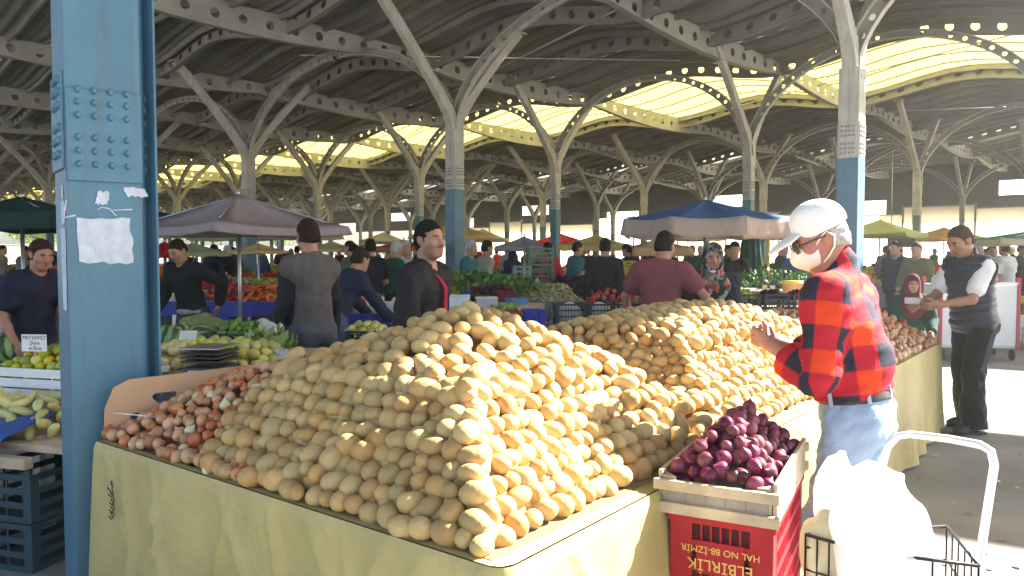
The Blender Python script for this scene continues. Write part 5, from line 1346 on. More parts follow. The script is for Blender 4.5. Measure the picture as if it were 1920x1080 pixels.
def stall(px0, px1, ytop, d, depth, skirt, label, drop=.3, rz=0., legs=True):
    """table whose front edge runs from px0 to px1 with its top at ytop"""
    a = P(px0, ytop, d); b = P(px1, ytop, d); zt = a[2]; c = (a + b) / 2; L = np.linalg.norm(b - a)
    f = rotz(rz) @ np.array([0, 1., 0]); cc_ = c + f * depth / 2
    o = empty('market_stall', (cc_[0], cc_[1], 0), label, 'stall', 'market stalls of the hall', rz)
    g = MB(); g.box((0, 0, zt - .02), (L, depth, .03)); g.build('table_top', m_wood, o)
    g = MB(); per = [(-L / 2, -depth / 2), (L / 2, -depth / 2), (L / 2, depth / 2), (-L / 2, depth / 2), (-L / 2, -depth / 2)]
    sd_ = rnd.uniform(0, 6)
    for k in range(4):
        p0 = np.array(per[k]); p1 = np.array(per[k + 1]); nr_ = np.array([(p1 - p0)[1], -(p1 - p0)[0]]); nr_ = nr_ / np.linalg.norm(nr_)
        def fs(u, v):
            q = p0 * (1 - u) + p1 * u + nr_ * (.006 + .025 * v * math.sin(u * 17 + sd_ + k) + .012 * v * math.sin(u * 41 + 2 * k)); return (q[0], q[1], zt + .002 - v * drop * (1 + .10 * math.sin(u * 7 + sd_)))
        g.grid(fs, 36, 5)
    g.build('skirt', skirt, o)
    if legs:
        for sx in (-1, 1):
            for sy in (-1, 1):
                g = MB(); g.box((sx * (L / 2 - .06), sy * (depth / 2 - .06), (zt - .04) / 2), (.05, .05, zt - .04)); g.build('leg', m_metal, o)
    return cc_ + np.array([0, 0, zt]) * np.array([0, 0, 1]) - np.array([0, 0, cc_[2]]), L
tarp_blue = cm('royal_blue_tarpaulin', (.022, .045, .30), rough=.5, spec=.4); tarp_b2 = cm('bright_blue_tarpaulin', (.020, .09, .34), rough=.45, spec=.4); tarp_n = cm('dull_blue_tarpaulin', (.035, .055, .14), rough=.6); tarp_g = cm('grey_tarpaulin', (.16, .16, .16), rough=.6); tarp_gr = cm('green_tarpaulin', (.03, .10, .06), rough=.6); tarp_r = cm('red_tarpaulin', (.30, .03, .04), rough=.6); tarp_w = cm('white_sheet', (.60, .60, .60))

# ------------------------------------------------------------------ left: citrus stall
m_bb = M('teal_crate_plastic', (.022, .050, .068), .45, .15, 4, spec=.4)
lz = math.radians(-16)
crl = crate('plastic_crate', P(92, 1000, 3.95) * np.array([1, 1, 0]), lz, (.40, .56, .235), m_bb, 'dark teal plastic crate on the floor beside the olive table cover', 'dark teal crates by the near column', (3, 3), post=.05, band=.03)
crate('plastic_crate', P(92, 1000, 3.95) * np.array([1, 1, 0]) + np.array([0, 0, .24]), lz, (.40, .56, .235), m_bb, 'dark teal plastic crate on top, under the pale board and blue sheet', 'dark teal crates by the near column', (3, 3), post=.05, band=.03)
LO = P(60, 800, 4.0) * np.array([1, 1, 0]); LO[0] -= .35
ls = empty('market_stall', LO, 'citrus stall with blue tarpaulin left of the near column', 'stall', 'market stalls of the hall', lz)
g = MB(); g.box((.1, .55, .575), (1.5, 1.3, .035)); g.build('table_top', m_wood, ls)
g = MB(); g.box((.42, -.18, .525), (.40, .05, .055)); g.build('front_board', m_wood, ls, bevel=.004)
g = MB()
def ftarp(u, v):
    x = -.65 + 1.12 * u; dr = .38 + .12 * math.sin(3 * u) - .34 * max(0, u - .62) / .38
    k = .03 * math.sin(u * 14) + .02 * math.sin(u * 33 + 2)
    if v < .3: return (x + .05 * v, .12 - v * .9, .645 - .05 * v / .3 + .015 * math.sin(u * 9) + (.05 * u))
    vv = (v - .3) / .7; return (x + .05 * v - .08 * vv * u, -.16 - .03 - k * vv - .05 * vv, .595 - dr * vv + .05 * u * (1 - vv))
g.grid(ftarp, 50, 26); g.build('tarpaulin', tarp_b2, ls, solid=.003)
for x in (-.5, .55):
    g = MB(); g.box((x, .9, .276), (.05, .05, .55)); g.build('leg', m_metal, ls)
def LS_(x, y, z): return LO + rotz(lz) @ np.array([x, y, z])
# white crate edge holding citrus, tilted display of pale peppers in front
def wcrate(name, loc, rz, size, mat, label, group=None): return crate(name, loc, rz, size, mat, label, group, (2, 2), post=.1, band=.05)
wcrate('produce_crate', LS_(.14, .72, .70), lz, (1.0, .62, .17), m_white, 'white crate full of green and yellow citrus under the hand written card')
items('citrus', LS_(.14, .74, .80), .98, .60, .14, .029, CIT, [m_cit, m_cit, m_cit2], lz, 190, 5, 'green to yellow citrus fruit heaped in the white crate', 'citrus fruit', 'citrus in the white crate')
items('pepper', LS_(.10, .20, .60), 1.0, .42, .12, .036, PEP, [m_pep], lz, 70, 6, 'pale yellow pepper in the heap above the blue tarpaulin', 'pepper', 'pale peppers above the blue tarpaulin', .8)
g = MB(); cdo = LS_(.15, .60, 1.02)
cd = empty('price_card', G(66, 655, 1.10), 'hand written white card stuck in the citrus heap', 'price card', None, lz * .3)
cp = P(64, 643, 4.5); cd.location = cp
g = MB(); g.box((0, 0, 0), (.155, .004, .10)); g.build('card', m_paper, cd, bevel=.0015)
g = MB(); g.tube([(0, .004, -.05), (0, .004, -.16)], .005, 6); g.build('stick', m_wood, cd)
for k, (tx, sz, zz) in enumerate((('MEYVEM\u0130Z', .030, .030), ('\u015euna', .030, .0), ('er\u0130kna', .030, -.031))): text('lettering', tx, sz, m_ink, cd, (0 + .003 * k, -.0028, zz), (PI / 2, 0, 0), .0004, .25)
m_mel = M('watermelon_rind', (.03, .09, .03), .4, .2, 6)
def mel_mat():
    m = M('striped_watermelon', (.03, .08, .03), .4); nt = m.node_tree; N = nt.nodes; b = N['Principled BSDF']; wv = N.new('ShaderNodeTexWave'); wv.bands_direction = 'X'; wv.inputs['Scale'].default_value = 6.0; wv.inputs['Distortion'].default_value = 3; wv.inputs['Detail Scale'].default_value = 3
    tc = N.new('ShaderNodeTexCoord'); nt.links.new(tc.outputs['Object'], wv.inputs['Vector']); r = N.new('ShaderNodeValToRGB'); r.color_ramp.elements[0].position = .35; r.color_ramp.elements[0].color = (.02, .07, .025, 1); r.color_ramp.elements[1].position = .6; r.color_ramp.elements[1].color = (.22, .32, .12, 1)
    nt.links.new(wv.outputs['Fac'], r.inputs[0]); nt.links.new(r.outputs[0], b.inputs['Base Color']); return m
m_mel = mel_mat()
def melon(p, r_, label):
    V = lump(IC3[0], 3, .03) * np.array([r_ * .9, r_ * .9, r_ * 1.12]); o = link('watermelon', npmesh('watermelon', V, IC3[1]), m_mel, None, p, (.3, .2, rnd.uniform(0, 6))); tag(o, label, 'watermelon', 'striped watermelons')
melon(P(-2, 655, 5.5), .10, 'striped watermelon behind the citrus heap')
# ------------------------------------------------------------------ quince stall behind the cardboard tray
ctr_, L_s = stall(280, 560, 700, 4.45, 1.25, tarp_g, 'quince stall with scale and watermelons right behind the cardboard tray', .35, math.radians(-8))
SZ = ctr_[2]
melon(P(338, 640, 5.5), .12, 'striped watermelon left of the blank white board'); melon(P(378, 644, 5.35), .125, 'striped watermelon behind the blank white board'); melon(P(312, 645, 5.3), .12, 'striped watermelon half hidden by the near column')
S = Sdf(.012); S.ell(P(392, 640, 5.75), (.18, .13, .20), None, .05); S.ell(P(372, 612, 5.75), (.13, .10, .07), roty(.3), .06); S.cone(P(395, 610, 5.75), P(388, 596, 5.75), .05, .03, .05); S.fn(folds(.015, 20, 4)); V, Q = S.mesh(); c = V.mean(0)
tag(link('mesh_sack', npmesh('mesh_sack', V - c, Q), M('olive_green_sack', (.16, .19, .06), .8, .3, 25, .3, 120), None, c), 'olive green filled sack standing behind the watermelons', 'sack')
bo = empty('price_board', P(350, 645, 4.9), 'blank cream price board leaning among the quinces', 'price board', None, .1)
g = MB(); g.prism([(-.057, -.095), (.045, -.095), (.062, .085), (-.042, .085)], -.004, .004); g.build('board', cm('cream_card', (.66, .66, .58)), bo, None, (PI / 2 - .15, 0, 0))
items('quince', P(395, 672, 4.95) * np.array([1, 1, 0]) + np.array([0, 0, SZ + .0]), .80, .45, .10, .032, PEAR, [m_pear], -.1, 66, 11, 'yellow quince in the heap behind the black scale', 'quince', 'quinces behind the scale')
items('quince', P(470, 680, 4.75) * np.array([1, 1, 0]) + np.array([0, 0, SZ]), .34, .45, .11, .032, PEAR, [m_pear], -.1, 40, 12, 'yellow quince in the heap right of the black scale', 'quince', 'quinces right of the scale')
items('quince', P(322, 690, 4.65) * np.array([1, 1, 0]) + np.array([0, 0, SZ]), .16, .24, .10, .030, PEAR, [M('pale_quince_skin', (.55, .47, .22), .5, .1, 6, rv=.2)], -.1, 22, 13, 'pale fruit in the clear bag beside the near column', 'quince', 'pale fruit by the near column')
sc_ = empty('weighing_scale', P(398, 693, 4.35) * np.array([1, 1, 0]) + np.array([0, 0, SZ]), 'black weighing scale with steel plate behind the cardboard tray', 'weighing scale', None, -.12)
g = MB(); g.box((0, 0, .035), (.24, .26, .06), taper=.9); g.box((0, 0, .085), (.10, .10, .05)); g.build('housing', m_dark, sc_, bevel=.006)
for k in range(3):
    g = MB(); g.box((-.01, .0, .095 + k * .022), (.225, .25, .012)); g.build('tray', M('black_tray', (.03, .03, .035), .35, .1, 8), sc_, bevel=.004)
g = MB(); g.box((-.01, 0, .168), (.24, .26, .008)); g.build('plate', M('steel_plate', (.55, .53, .55), .25, .1, 4, metal=.9), sc_, bevel=.003)
g = MB(); g.box((.03, -.135, .030), (.20, .012, .040), rotx(-.3)); g.build('display_panel', cm('display_white', (.65, .66, .66)), sc_, bevel=.002)
g = MB()
for k in range(4): g.box((-.03 + k * .035, -.143, .031), (.022, .004, .018), rotx(-.3))
g.build('display_window', m_ink, sc_)
crate('plastic_crate', P(450, 650, 5.4) * np.array([1, 1, 0]) + np.array([0, 0, SZ]), -.1, (.36, .36, .15), m_dark, 'black crate of green peppers behind the quinces', None, (5, 2))
heap('green_peppers', P(450, 636, 5.4) * np.array([1, 1, 0]) + np.array([0, 0, SZ + .12]), .33, .33, .06, .028, leafm, -.1, 60, 3, 'green peppers in the black crate', (1.6, .8, .8))
for k, (px, py, d, nm) in enumerate(((492, 600 + 22, 5.5, 'crumpled clear plastic bag on the crate beside the raglan man'), (488, 662, 4.8, 'flat white plastic bag beside the quinces'), (505, 705, 4.2, 'white plastic sheet between quinces and potatoes'))):
    S = Sdf(.010); p = P(px, py, d); S.ell(p, (.16, .10, .045 if k else .07), None, .03); S.fn(folds(.018, 30, k)); S.fn(folds(.008, 60, k + 4)); V, Q = S.mesh(); c = V.mean(0); tag(link('plastic_bag', npmesh('plastic_bag', V - c, Q), m_bag, None, c), nm, 'bag')
greens('leek_greens', P(500, 655, 5.1) * np.array([1, 1, 0]) + np.array([0, 0, SZ + .02]), .35, .3, .16, leafy, 160, .08, 3, 'pale leafy vegetables next to the raglan man')
# ------------------------------------------------------------------ stalls behind
c_, L = stall(312, 535, 566, 9.6, 1.1, tarp_blue, 'royal blue skirted stall of carrots and peppers below the mauve canopy', .17, -.05)
orm = M('carrot_skin', (.62, .15, .03), .5, .2, 9, rv=.2); redm = M('red_pepper_skin', (.40, .02, .02), .35, .2, 9, rv=.25)
heap('carrots', c_ + np.array([.45, 0, 0]), .85, .8, .16, .028, orm, .1, 130, 21, 'orange carrots heaped on the royal blue stall', (2.4, .75, .75)); heap('red_peppers', c_ + np.array([-.12, .1, 0]), .5, .8, .14, .04, redm, .1, 70, 22, 'red peppers on the royal blue stall'); heap('garlic', c_ + np.array([-.62, -.2, 0]), .35, .5, .12, .028, cm('garlic_white', (.60, .56, .48)), 0, 60, 23, 'white garlic bulbs beside the near column')
c_, L = stall(612, 738, 588, 8.0, .8, tarp_blue, 'royal blue skirted table piled with white bags between raglan and jacket men', .22, -.1)
for k in range(5):
    S = Sdf(.014); p = c_ + np.array([-.3 + .14 * k, -.15 + .1 * (k % 2), .05]); S.ell(p, (.13, .13, .06), None, .03); S.cone(p, p + np.array([.02, 0, .09]), .04, .02, .03); S.fn(folds(.016, 26, k)); V, Q = S.mesh(); c = V.mean(0); tag(link('plastic_bag', npmesh('plastic_bag', V - c, Q), m_bag, None, c), 'white plastic bag piled on the royal blue table left of the jacket man', 'bag', 'white bags on the royal blue table')
crate('plastic_crate', P(688, 632, 7.2) * np.array([1, 1, 0]) + np.array([0, 0, .62]), .1, (.36, .3, .2), m_dark, 'black crate of yellow apples beside the black jacketed man', None, (5, 2)); heap('yellow_apples', P(688, 632, 7.2) * np.array([1, 1, 0]) + np.array([0, 0, .79]), .32, .26, .06, .035, m_pear, 0, 30, 5, 'yellow apples in the black crate')
S = Sdf(.012); p = P(672, 562, 10.2); S.ell(p, (.13, .09, .17), None, .03); S.cone(p, p + np.array([.07, 0, .32]), .08, .02, .05); S.fn(folds(.02, 22, 4)); V, Q = S.mesh(); c = V.mean(0); tag(link('plastic_bag', npmesh('plastic_bag', V - c, Q), translucent(cm('orange_plastic', (.75, .16, .08)), (.8, .2, .1), .3), None, c), 'orange red plastic bag held by the person in black', 'bag')
c_, L = stall(846, 1010, 578, 8.2, 1.0, tarp_g, 'low stall with boxes and greens right of the broad blue column', .3, -.1); zt = c_[2]
for k, (px, py, d, sz, mt, lb) in enumerate(((862, 566, 8.0, (.20, .2, .12), m_white, 'white box with clear lid beside the jacket man'), (912, 568, 8.05, (.22, .2, .10), cm('pale_lilac_card', (.55, .48, .52)), 'pale lilac box next to the white box'), (905, 545, 8.7, (.24, .2, .07), cm('dark_maroon_plastic', (.12, .02, .025)), 'maroon tray of figs on the low stall'), (945, 556, 8.4, (.2, .2, .10), cm('dark_maroon_plastic', (.12, .02, .025)), 'maroon box under the greens'), (968, 566, 8.0, (.18, .18, .05), cm('soft_blue_plastic', (.10, .22, .40)), 'pale blue tray at the edge of the low stall'))):
    o = empty('produce_box', P(px, py, d), lb, 'box', None, .1 * k); g = MB(); g.box((0, 0, 0), sz); g.build('shell', mt, o, bevel=.008); g = MB(); g.box((0, 0, sz[2] / 2 + .006), (sz[0] * 1.05, sz[1] * 1.05, .012)); g.build('lid', mt if k != 1 else m_white, o, bevel=.003)
greens('herb_bunches', P(885, 545, 8.9), .45, .35, .22, leafm, 220, .09, 8, 'fresh green herbs on the low stall behind the jacket man'); heap('figs', P(930, 548, 8.6), .35, .3, .05, .025, cm('fig_skin', (.05, .015, .03)), 0, 50, 4, 'dark figs on trays of the low stall')
c_, L = stall(985, 1085, 566, 9.2, .9, tarp_g, 'small table with a heap of beans beside the stacked green crates', .2, 0)
heap('beans', c_, .62, .6, .17, .02, M('bean_skin', (.30, .27, .13), .6, .3, 12, rv=.3), .1, 190, 9, 'pale beans heaped on the small table', (2.2, .7, .7)); greens('bean_leaves', c_ + np.array([-.25, -.2, .1]), .3, .3, .12, leafm, 80, .08, 9, 'green leaves beside the beans')
m_gc = M('green_crate_plastic', (.10, .17, .11), .5, .15, 5); m_wc = M('greyish_crate_plastic', (.25, .28, .28), .5, .15, 5)
for k in range(5): crate('plastic_crate', P(1012, 550, 12.6) * np.array([1, 1, 0]) + np.array([0, 0, .70 + .185 * k]), .15, (.42, .3, .18), m_gc, ['lowest', 'second', 'third', 'fourth', 'topmost'][k] + ' green crate in the tall stack under the grey umbrella', 'green crates under the grey umbrella', (2, 2), post=.05, band=.035)
for k in range(3): crate('plastic_crate', P(978, 550, 12.4) * np.array([1, 1, 0]) + np.array([0, 0, .78 + .185 * k]), .1, (.28, .3, .18), m_wc, ['lowest', 'middle', 'topmost'][k] + ' greyish crate in the short stack beside the green crates', 'greyish crates under the grey umbrella', (2, 2), post=.05, band=.035)
c_, L = stall(950, 1045, 552, 12.2, .9, tarp_gr, 'green covered bench under the stacked crates', .3, 0)
crate('plastic_crate', P(1001, 604, 7.4) * np.array([1, 1, 0]) + np.array([0, 0, .82]), .1, (.19, .19, .17), M('vivid_blue_plastic', (.015, .03, .42), .4, .1, 5), 'vivid blue basket behind the gap between the potato piles', None, (5, 2), 'basket'); crate('plastic_crate', P(963, 604, 7.5) * np.array([1, 1, 0]) + np.array([0, 0, .82]), .0, (.16, .19, .16), M('crimson_crate_plastic', (.42, .02, .07), .4, .1, 5), 'crimson basket left of the vivid blue one', None, (2, 3), 'basket')
greens('lettuce', P(950, 590, 7.6), .25, .2, .08, leafy, 60, .07, 10, 'lettuce leaves in the crimson basket')
bs = empty('wash_basin', P(1074, 634, 7.0) * np.array([1, 1, 0]) + np.array([0, 0, .74]), 'wide blue plastic basin between the two potato piles', 'basin')
g = MB(); g.lathe([(0, .01), (.14, .01), (.185, .12), (.20, .125), (.205, .135), (.195, .14), (.178, .125), (.13, .02), (0, .02)], 32); g.build('bowl', M('blue_basin_plastic', (.035, .12, .30), .4, .1, 5, spec=.5), bs)
c_, L = stall(940, 1250, 628, 6.9, .7, tarp_g, 'low bench carrying basin and baskets behind the potato piles', .25, 0)
for k, (px, w_, lb) in enumerate(((1068, .30, 'black wire look crate with white bags left of its twin'), (1128, .30, 'black open grid crate in the middle of three'), (1168, .26, 'black open grid crate touching the wider one'), (1225, .36, 'wide black open grid crate behind the maroon shirted man'))):
    p = P(px, 612, 7.5) * np.array([1, 1, 0]) + np.array([0, 0, .81]); crate('grid_crate', p, .05, (w_, .3, .24), m_dark, lb, 'black grid crates behind the potato piles', (6, 4), post=.03, band=.014)
    S = Sdf(.016); S.ell(p + np.array([0, 0, .12]), (w_ / 2 - .03, .11, .12), None, .03); S.fn(folds(.012, 22, k)); V, Q = S.mesh(); c = V.mean(0); tag(link('plastic_bag', npmesh('plastic_bag', V - c, Q), m_bag, None, c), 'white bag filling a black grid crate behind the potato piles', 'bag', 'white bags in the black grid crates')
c_, L = stall(1085, 1260, 568, 10.2, 1.1, tarp_n, 'dull blue skirted tomato stall left of the maroon shirted man', .28, 0)
items('tomato', c_ + np.array([.1, 0, 0]), 1.1, .9, .17, .032, RND, [m_tom], 0, 110, 31, 'ripe red tomato heaped on the dull blue stall', 'tomato', 'tomatoes on the dull blue stall'); heap('peppers', c_ + np.array([.45, .5, .05]), .5, .5, .2, .035, redm, 0, 60, 33, 'dark red peppers behind the tomatoes')
c_, L = stall(1085, 1165, 530, 12.6, .9, tarp_blue, 'blue skirted stall in front of the man in black', .2, 0); heap('cauliflowers', c_, .6, .6, .13, .06, cm('cauliflower_cream', (.62, .55, .42)), 0, 26, 41, 'cream cauliflowers in front of the man in black')
c_, L = stall(1160, 1215, 522, 14.5, .9, tarp_g, 'lemon stall under the tan canopy', .3, 0); heap('lemons', c_, .55, .7, .28, .032, m_cit2, 0, 150, 42, 'yellow lemons piled in tiers under the tan canopy')
c_, L = stall(1372, 1580, 546, 10.0, 1.0, tarp_g, 'herb stall with heaps of parsley behind the headscarf woman', .25, 0); greens('parsley', c_, 1.45, .8, .26, leafd, 1500, .055, 51, 'dark green parsley heaped along the herb stall')
for k, (px, py, col, lb) in enumerate(((1380, 542, (.72, .42, .15), 'orange price card in front of the parsley, nearest the headscarf woman'), (1434, 544, (.70, .50, .28), 'pale orange price card in front of the parsley'), (1449, 545, (.75, .75, .72), 'white price card in front of the parsley'))):
    o = empty('price_card', P(px, py, 9.7), lb, 'price card'); g = MB(); g.box((0, 0, 0), (.075 if k == 0 else .06, .006, .13), rotx(-.1)); g.build('card', cm('card%d' % k, col), o); g = MB(); g.tube([(0, .005, -.06), (0, .005, -.14)], .004, 5); g.build('stick', m_wood, o)
for k, (px, col, lid, lb) in enumerate(((1486, (.60, .30, .14), (.75, .58, .10), 'orange bucket with yellow lid beside the plaid man'), (1518, (.18, .02, .03), (.25, .03, .04), 'maroon bucket beside the orange bucket'))):
    o = empty('bucket', P(px, 562, 9.6), lb, 'bucket'); g = MB(); g.lathe([(0, 0), (.105, 0), (.125, .20), (.13, .205), (.12, .205)], 22); g.build('pail', cm('pail%d' % k, col, rough=.4), o); g = MB(); g.lathe([(.132, .20), (.132, .235), (.0, .24)], 22); g.build('lid', cm('lid%d' % k, lid, rough=.4), o); g = MB(); g.lathe([(.14, -.06), (.14, .0), (0, .0)], 22); g.build('stand', m_white, o)
c_, L = stall(1385, 1560, 580, 8.6, .7, tarp_g, 'bench with black grid crates in front of the parsley stall', .3, 0)
for k, px in enumerate((1392, 1447, 1500)):
    p = P(px, 578, 8.7) * np.array([1, 1, 0]) + np.array([0, 0, c_[2]]); crate('grid_crate', p, .1, (.3, .3, .17), m_dark, ['black grid crate nearest the headscarf woman', 'black grid crate in the middle of the front bench', 'black grid crate nearest the plaid man'][k], 'black grid crates on the herb bench', (6, 3), post=.03, band=.014)
    heap('eggplants' if k else 'limes', p + np.array([0, 0, .12]), .24, .24, .06, .03, cm('aubergine_skin', (.03, .015, .03)) if k else m_cit, 0, 24, 60 + k, 'produce filling a black grid crate')
# orange netting and the pale tilted crate at the end of the second potato pile
crate('plastic_crate', T(.55, 3.95, TZ + .20), .35, (.26, .18, .12), M('pale_pink_plastic', (.55, .47, .50), .4, .08, 5), 'pale pinkish crate standing among the onions behind the second pile', None, (2, 2), post=.06, band=.05)
S = Sdf(.008); p = T(.42, 3.60, TZ + .27); S.ell(p, (.17, .08, .045), rotz(.5), .03); S.ell(p + np.array([.13, .06, .01]), (.09, .06, .04), None, .03); S.fn(folds(.014, 30, 8)); V, Q = S.mesh(); c = V.mean(0); tag(link('net_sack', npmesh('net_sack', V - c, Q), M('orange_netting', (.80, .20, .02), .5, .3, 30, .4, 150), None, c), 'crumpled orange net sack lying on the second potato pile', 'net sack')
cf = empty('cardboard_sheet', T(.55, 5.2, TZ + .26), 'cardboard sheet lying on the far onion heap', 'cardboard'); g = MB(); g.grid(lambda u, v: ((u - .5) * .5, (v - .5) * .35, .02 * math.sin(u * 4) + .06 * v), 10, 6); g.build('sheet', m_card, cf, None, (.1, .1, .5), solid=.006)
# ------------------------------------------------------------------ cage trolley, melons, right side
m_redp = M('red_frame_paint', (.42, .03, .05), .4, .1, 5)
ct = P(1815, 660, 11.3) * np.array([1, 1, 0]); cg = empty('cage_trolley', ct, 'white cage trolley with red corner posts behind the man in the vest', 'trolley', None, -.12)
for sx in (-.52, .52):
    for sy in (-.3, .3):
        g = MB(); g.box((sx, sy, .68), (.045, .045, 1.0)); g.build('corner_post', m_redp, cg)
        g = MB(); g.lathe([(0, .02), (.07, .02), (.08, .01), (.08, -.01), (.07, -.02), (0, -.02)], 18, (sx * .9, sy * .9, .085), R=roty(PI / 2)); g.build('wheel', m_dark, cg)
wp = M('white_panel', (.72, .72, .73), .5, .08, 3, stain=.2)
for sy in (-.3, .3): g = MB(); g.box((0, sy, .65), (.99, .02, .86)); g.build('side_panel', wp, cg)
for sx in (-.52, .52): g = MB(); g.box((sx, 0, .65), (.02, .55, .86)); g.build('end_panel', wp, cg)
g = MB(); g.box((0, 0, .20), (1.04, .6, .04)); g.build('deck', m_metal, cg)
g = MB(); g.box((0, -.32, 1.10), (1.0, .02, .03)); g.build('rail', m_white, cg)
S = Sdf(.02); p = np.array([ct[0] - .33, ct[1], 1.05]); S.ell(p, (.22, .22, .20), None, .05); S.fn(folds(.02, 14, 8)); V, Q = S.mesh(); c = V.mean(0); tag(link('white_sack', npmesh('white_sack', V - c, Q), cm('pale_sack', (.62, .66, .68)), None, c), 'pale bulging sack in the cage trolley', 'sack')
c_, L = stall(1880, 1990, 590, 12.5, 1.0, tarp_w, 'melon table at the right below the green canopy', .2, 0); items('melon', c_, .9, .7, .16, .075, [(lump(IC2[0], s, .04) * .075, IC2[1]) for s in (1, 2)], [M('yellow_green_melon', (.42, .42, .06), .4, .2, 6, rv=.25)], 0, 26, 71, 'yellow green melon on the table below the green canopy', 'melon', 'melons below the green canopy')
for k, px in enumerate((1885, 1925)): crate('grid_crate', P(px, 560, 13.5) * np.array([1, 1, 0]) + np.array([0, 0, .62]), .1, (.36, .3, .22), m_dark, ['black crate behind the melons nearest the striped skirt', 'black crate behind the melons at the frame edge'][k], 'black crates behind the melons', (3, 3))
# ------------------------------------------------------------------ closed parasol, screen, far walls, trees
fp = P(1407, 520, 12.6); cp_ = empty('folded_parasol', fp * np.array([1, 1, 0]), 'folded dark green parasol standing behind the headscarf woman', 'parasol')
g = MB(); V = [];
prof = [(.05, .75), (.17, .85), (.16, 1.3), (.13, 1.7), (.06, 2.0), (.02, 2.05)]
nn_ = 40; VV = []
for (r_, z_) in prof:
    for k in range(nn_): a = 2 * PI * k / nn_; q_ = r_ * (1 + .22 * math.sin(a * 9 + z_)); VV.append((q_ * math.cos(a), q_ * math.sin(a), z_))
g.add(VV, [(i * nn_ + k, i * nn_ + (k + 1) % nn_, (i + 1) * nn_ + (k + 1) % nn_, (i + 1) * nn_ + k) for i in range(len(prof) - 1) for k in range(nn_)], 0, True); g.build('folded_cloth', dgreen, cp_)
g = MB(); g.tube([(0, 0, .02), (0, 0, 2.1)], .022, 8); g.lathe([(0, .09), (.2, .07), (.22, .0)], 14); g.build('pole', m_metal, cp_)
yp = P(1440, 500, 15) * np.array([1, 1, 0]); o = empty('yellow_pole', yp, 'thin yellow pole right of the folded green parasol', 'pole'); g = MB(); g.tube([(0, 0, 0), (0, 0, 1.95)], .035, 8); g.box((0, 0, .03), (.3, .3, .06)); g.build('shaft', cm('yellow_paint', (.60, .45, .05)), o)
sp_ = P(1690, 451, 30); sc2 = empty('hanging_screen', sp_, 'black screen hanging left of the vest man before the cream tarpaulins', 'screen'); g = MB(); g.box((0, 0, 0), (1.05, .12, .52)); g.build('panel', m_dark, sc2, bevel=.02); g = MB(); g.tube([(-.4, 0, .26), (-.4, 0, 3.5)], .015, 6); g.tube([(.4, 0, .26), (.4, 0, 3.5)], .015, 6); g.build('hanger', m_metal, sc2)
tarpm = translucent(M('cream_tarpaulin', (.56, .50, .37), .6, .12, .5, .1, 3, stain=.2), (.62, .55, .38), .65)
nT = 61.2; u = -32; k = 0
while u < 66:
    o = W(u, nT); t_ = empty('tarpaulin_panel', o, 'cream backlit tarpaulin panel in the far side wall', 'tarpaulin', 'cream tarpaulins of the far side', math.atan2(UH[1], UH[0])); g = MB()
    top = 4.6 + .3 * math.sin(k * 2.1); lo_ = .2 + (1.2 if k % 3 == 1 else 0)
    g.grid(lambda a, b: (a * 4.5 - 2.25, .06 * math.sin(a * 9 + k) * math.sin(b * 5), lo_ + b * (top - lo_)), 14, 8); g.build('sheet', tarpm, t_)
    g = MB(); g.box((2.3, 0, 2.5), (.12, .12, 5)); g.build('post', m_rib, t_); g = MB(); g.box((0, .1, top + .03), (4.6, .08, .08)); g.box((0, .1, 2.2), (4.6, .05, .05)); g.build('rail', m_rib, t_)
    u += 4.62; k += 1
# boundary wall and trees at the hall's far left end
bw = empty('boundary_wall', W(126, 10), 'beige boundary wall beyond the far left end of the hall', 'wall', None, math.atan2(NH[1], NH[0])); g = MB(); g.box((0, 0, 1.35), (150, .3, 2.7)); g.box((0, 0, 2.74), (150, .44, .10))
for x in range(-70, 75, 7): g.box((x, .17, 1.3), (.45, .1, 2.6))
g.build('masonry', M('beige_plaster', (.40, .35, .27), .85, .12, .8, stain=.2), bw)
def tree(p, hh, cr, seed, label):
    o = empty('leafy_tree', p, label, 'tree', 'trees beyond the hall'); r = np.random.RandomState(seed); g = MB()
    g.tube([(0, 0, 0), (.05, 0, hh * .3), (.0, .1, hh * .55)], [.22, .16, .09], 8)
    for k in range(6): a = r.uniform(0, 6.28); g.tube([(0, .05, hh * .38), (math.cos(a) * cr * .6, math.sin(a) * cr * .6, hh * .7)], [.09, .03], 6)
    g.build('trunk', M('bark', (.10, .075, .05), .9, .3, 9, .3, 30), o); VV = []; FF = []; cl = [(r.normal(size=3) * np.array([cr, cr, hh * .2]) * .5 + np.array([0, 0, hh * .68])) for _ in range(26)]
    for c in cl:
        R_ = cr * r.uniform(.25, .45)
        for _ in range(110):
            d = unit(r.normal(size=3)); p_ = c + d * R_ * r.uniform(.6, 1.05); x = unit(np.cross(d, r.normal(size=3))); y = np.cross(d, x); l = r.uniform(.12, .26); b = len(VV); VV += [p_ - x * l, p_ + y * l * .6, p_ + x * l, p_ - y * l * .6]; FF.append((b, b + 1, b + 2, b + 3))
    me = npmesh('crown', np.array(VV), np.array(FF), False); link('crown', me, treeleaf, o)
treeleaf = translucent(M('sunny_leaf', (.09, .17, .03), .5, .5, .8), (.30, .42, .06), .45)
for k, (u_, n_, hh, cr) in enumerate(((132, 40, 8, 4.4), (134, 48, 9, 4.8), (135, 56, 8, 4.4), (133, 64, 9, 4.6), (137, 32, 7, 3.6), (138, 72, 9, 4.8), (132, 80, 8, 4.4))): tree(W(u_, n_), hh, cr, k, ['sunlit tree just right of the near blue column', 'tall sunlit tree left of the mauve canopy pole', 'sunlit tree under the mauve canopy', 'tall tree far behind the raglan man', 'smaller tree far behind the near blue column', 'far tree between raglan and jacket men', 'far tree behind the jacket man'][k])
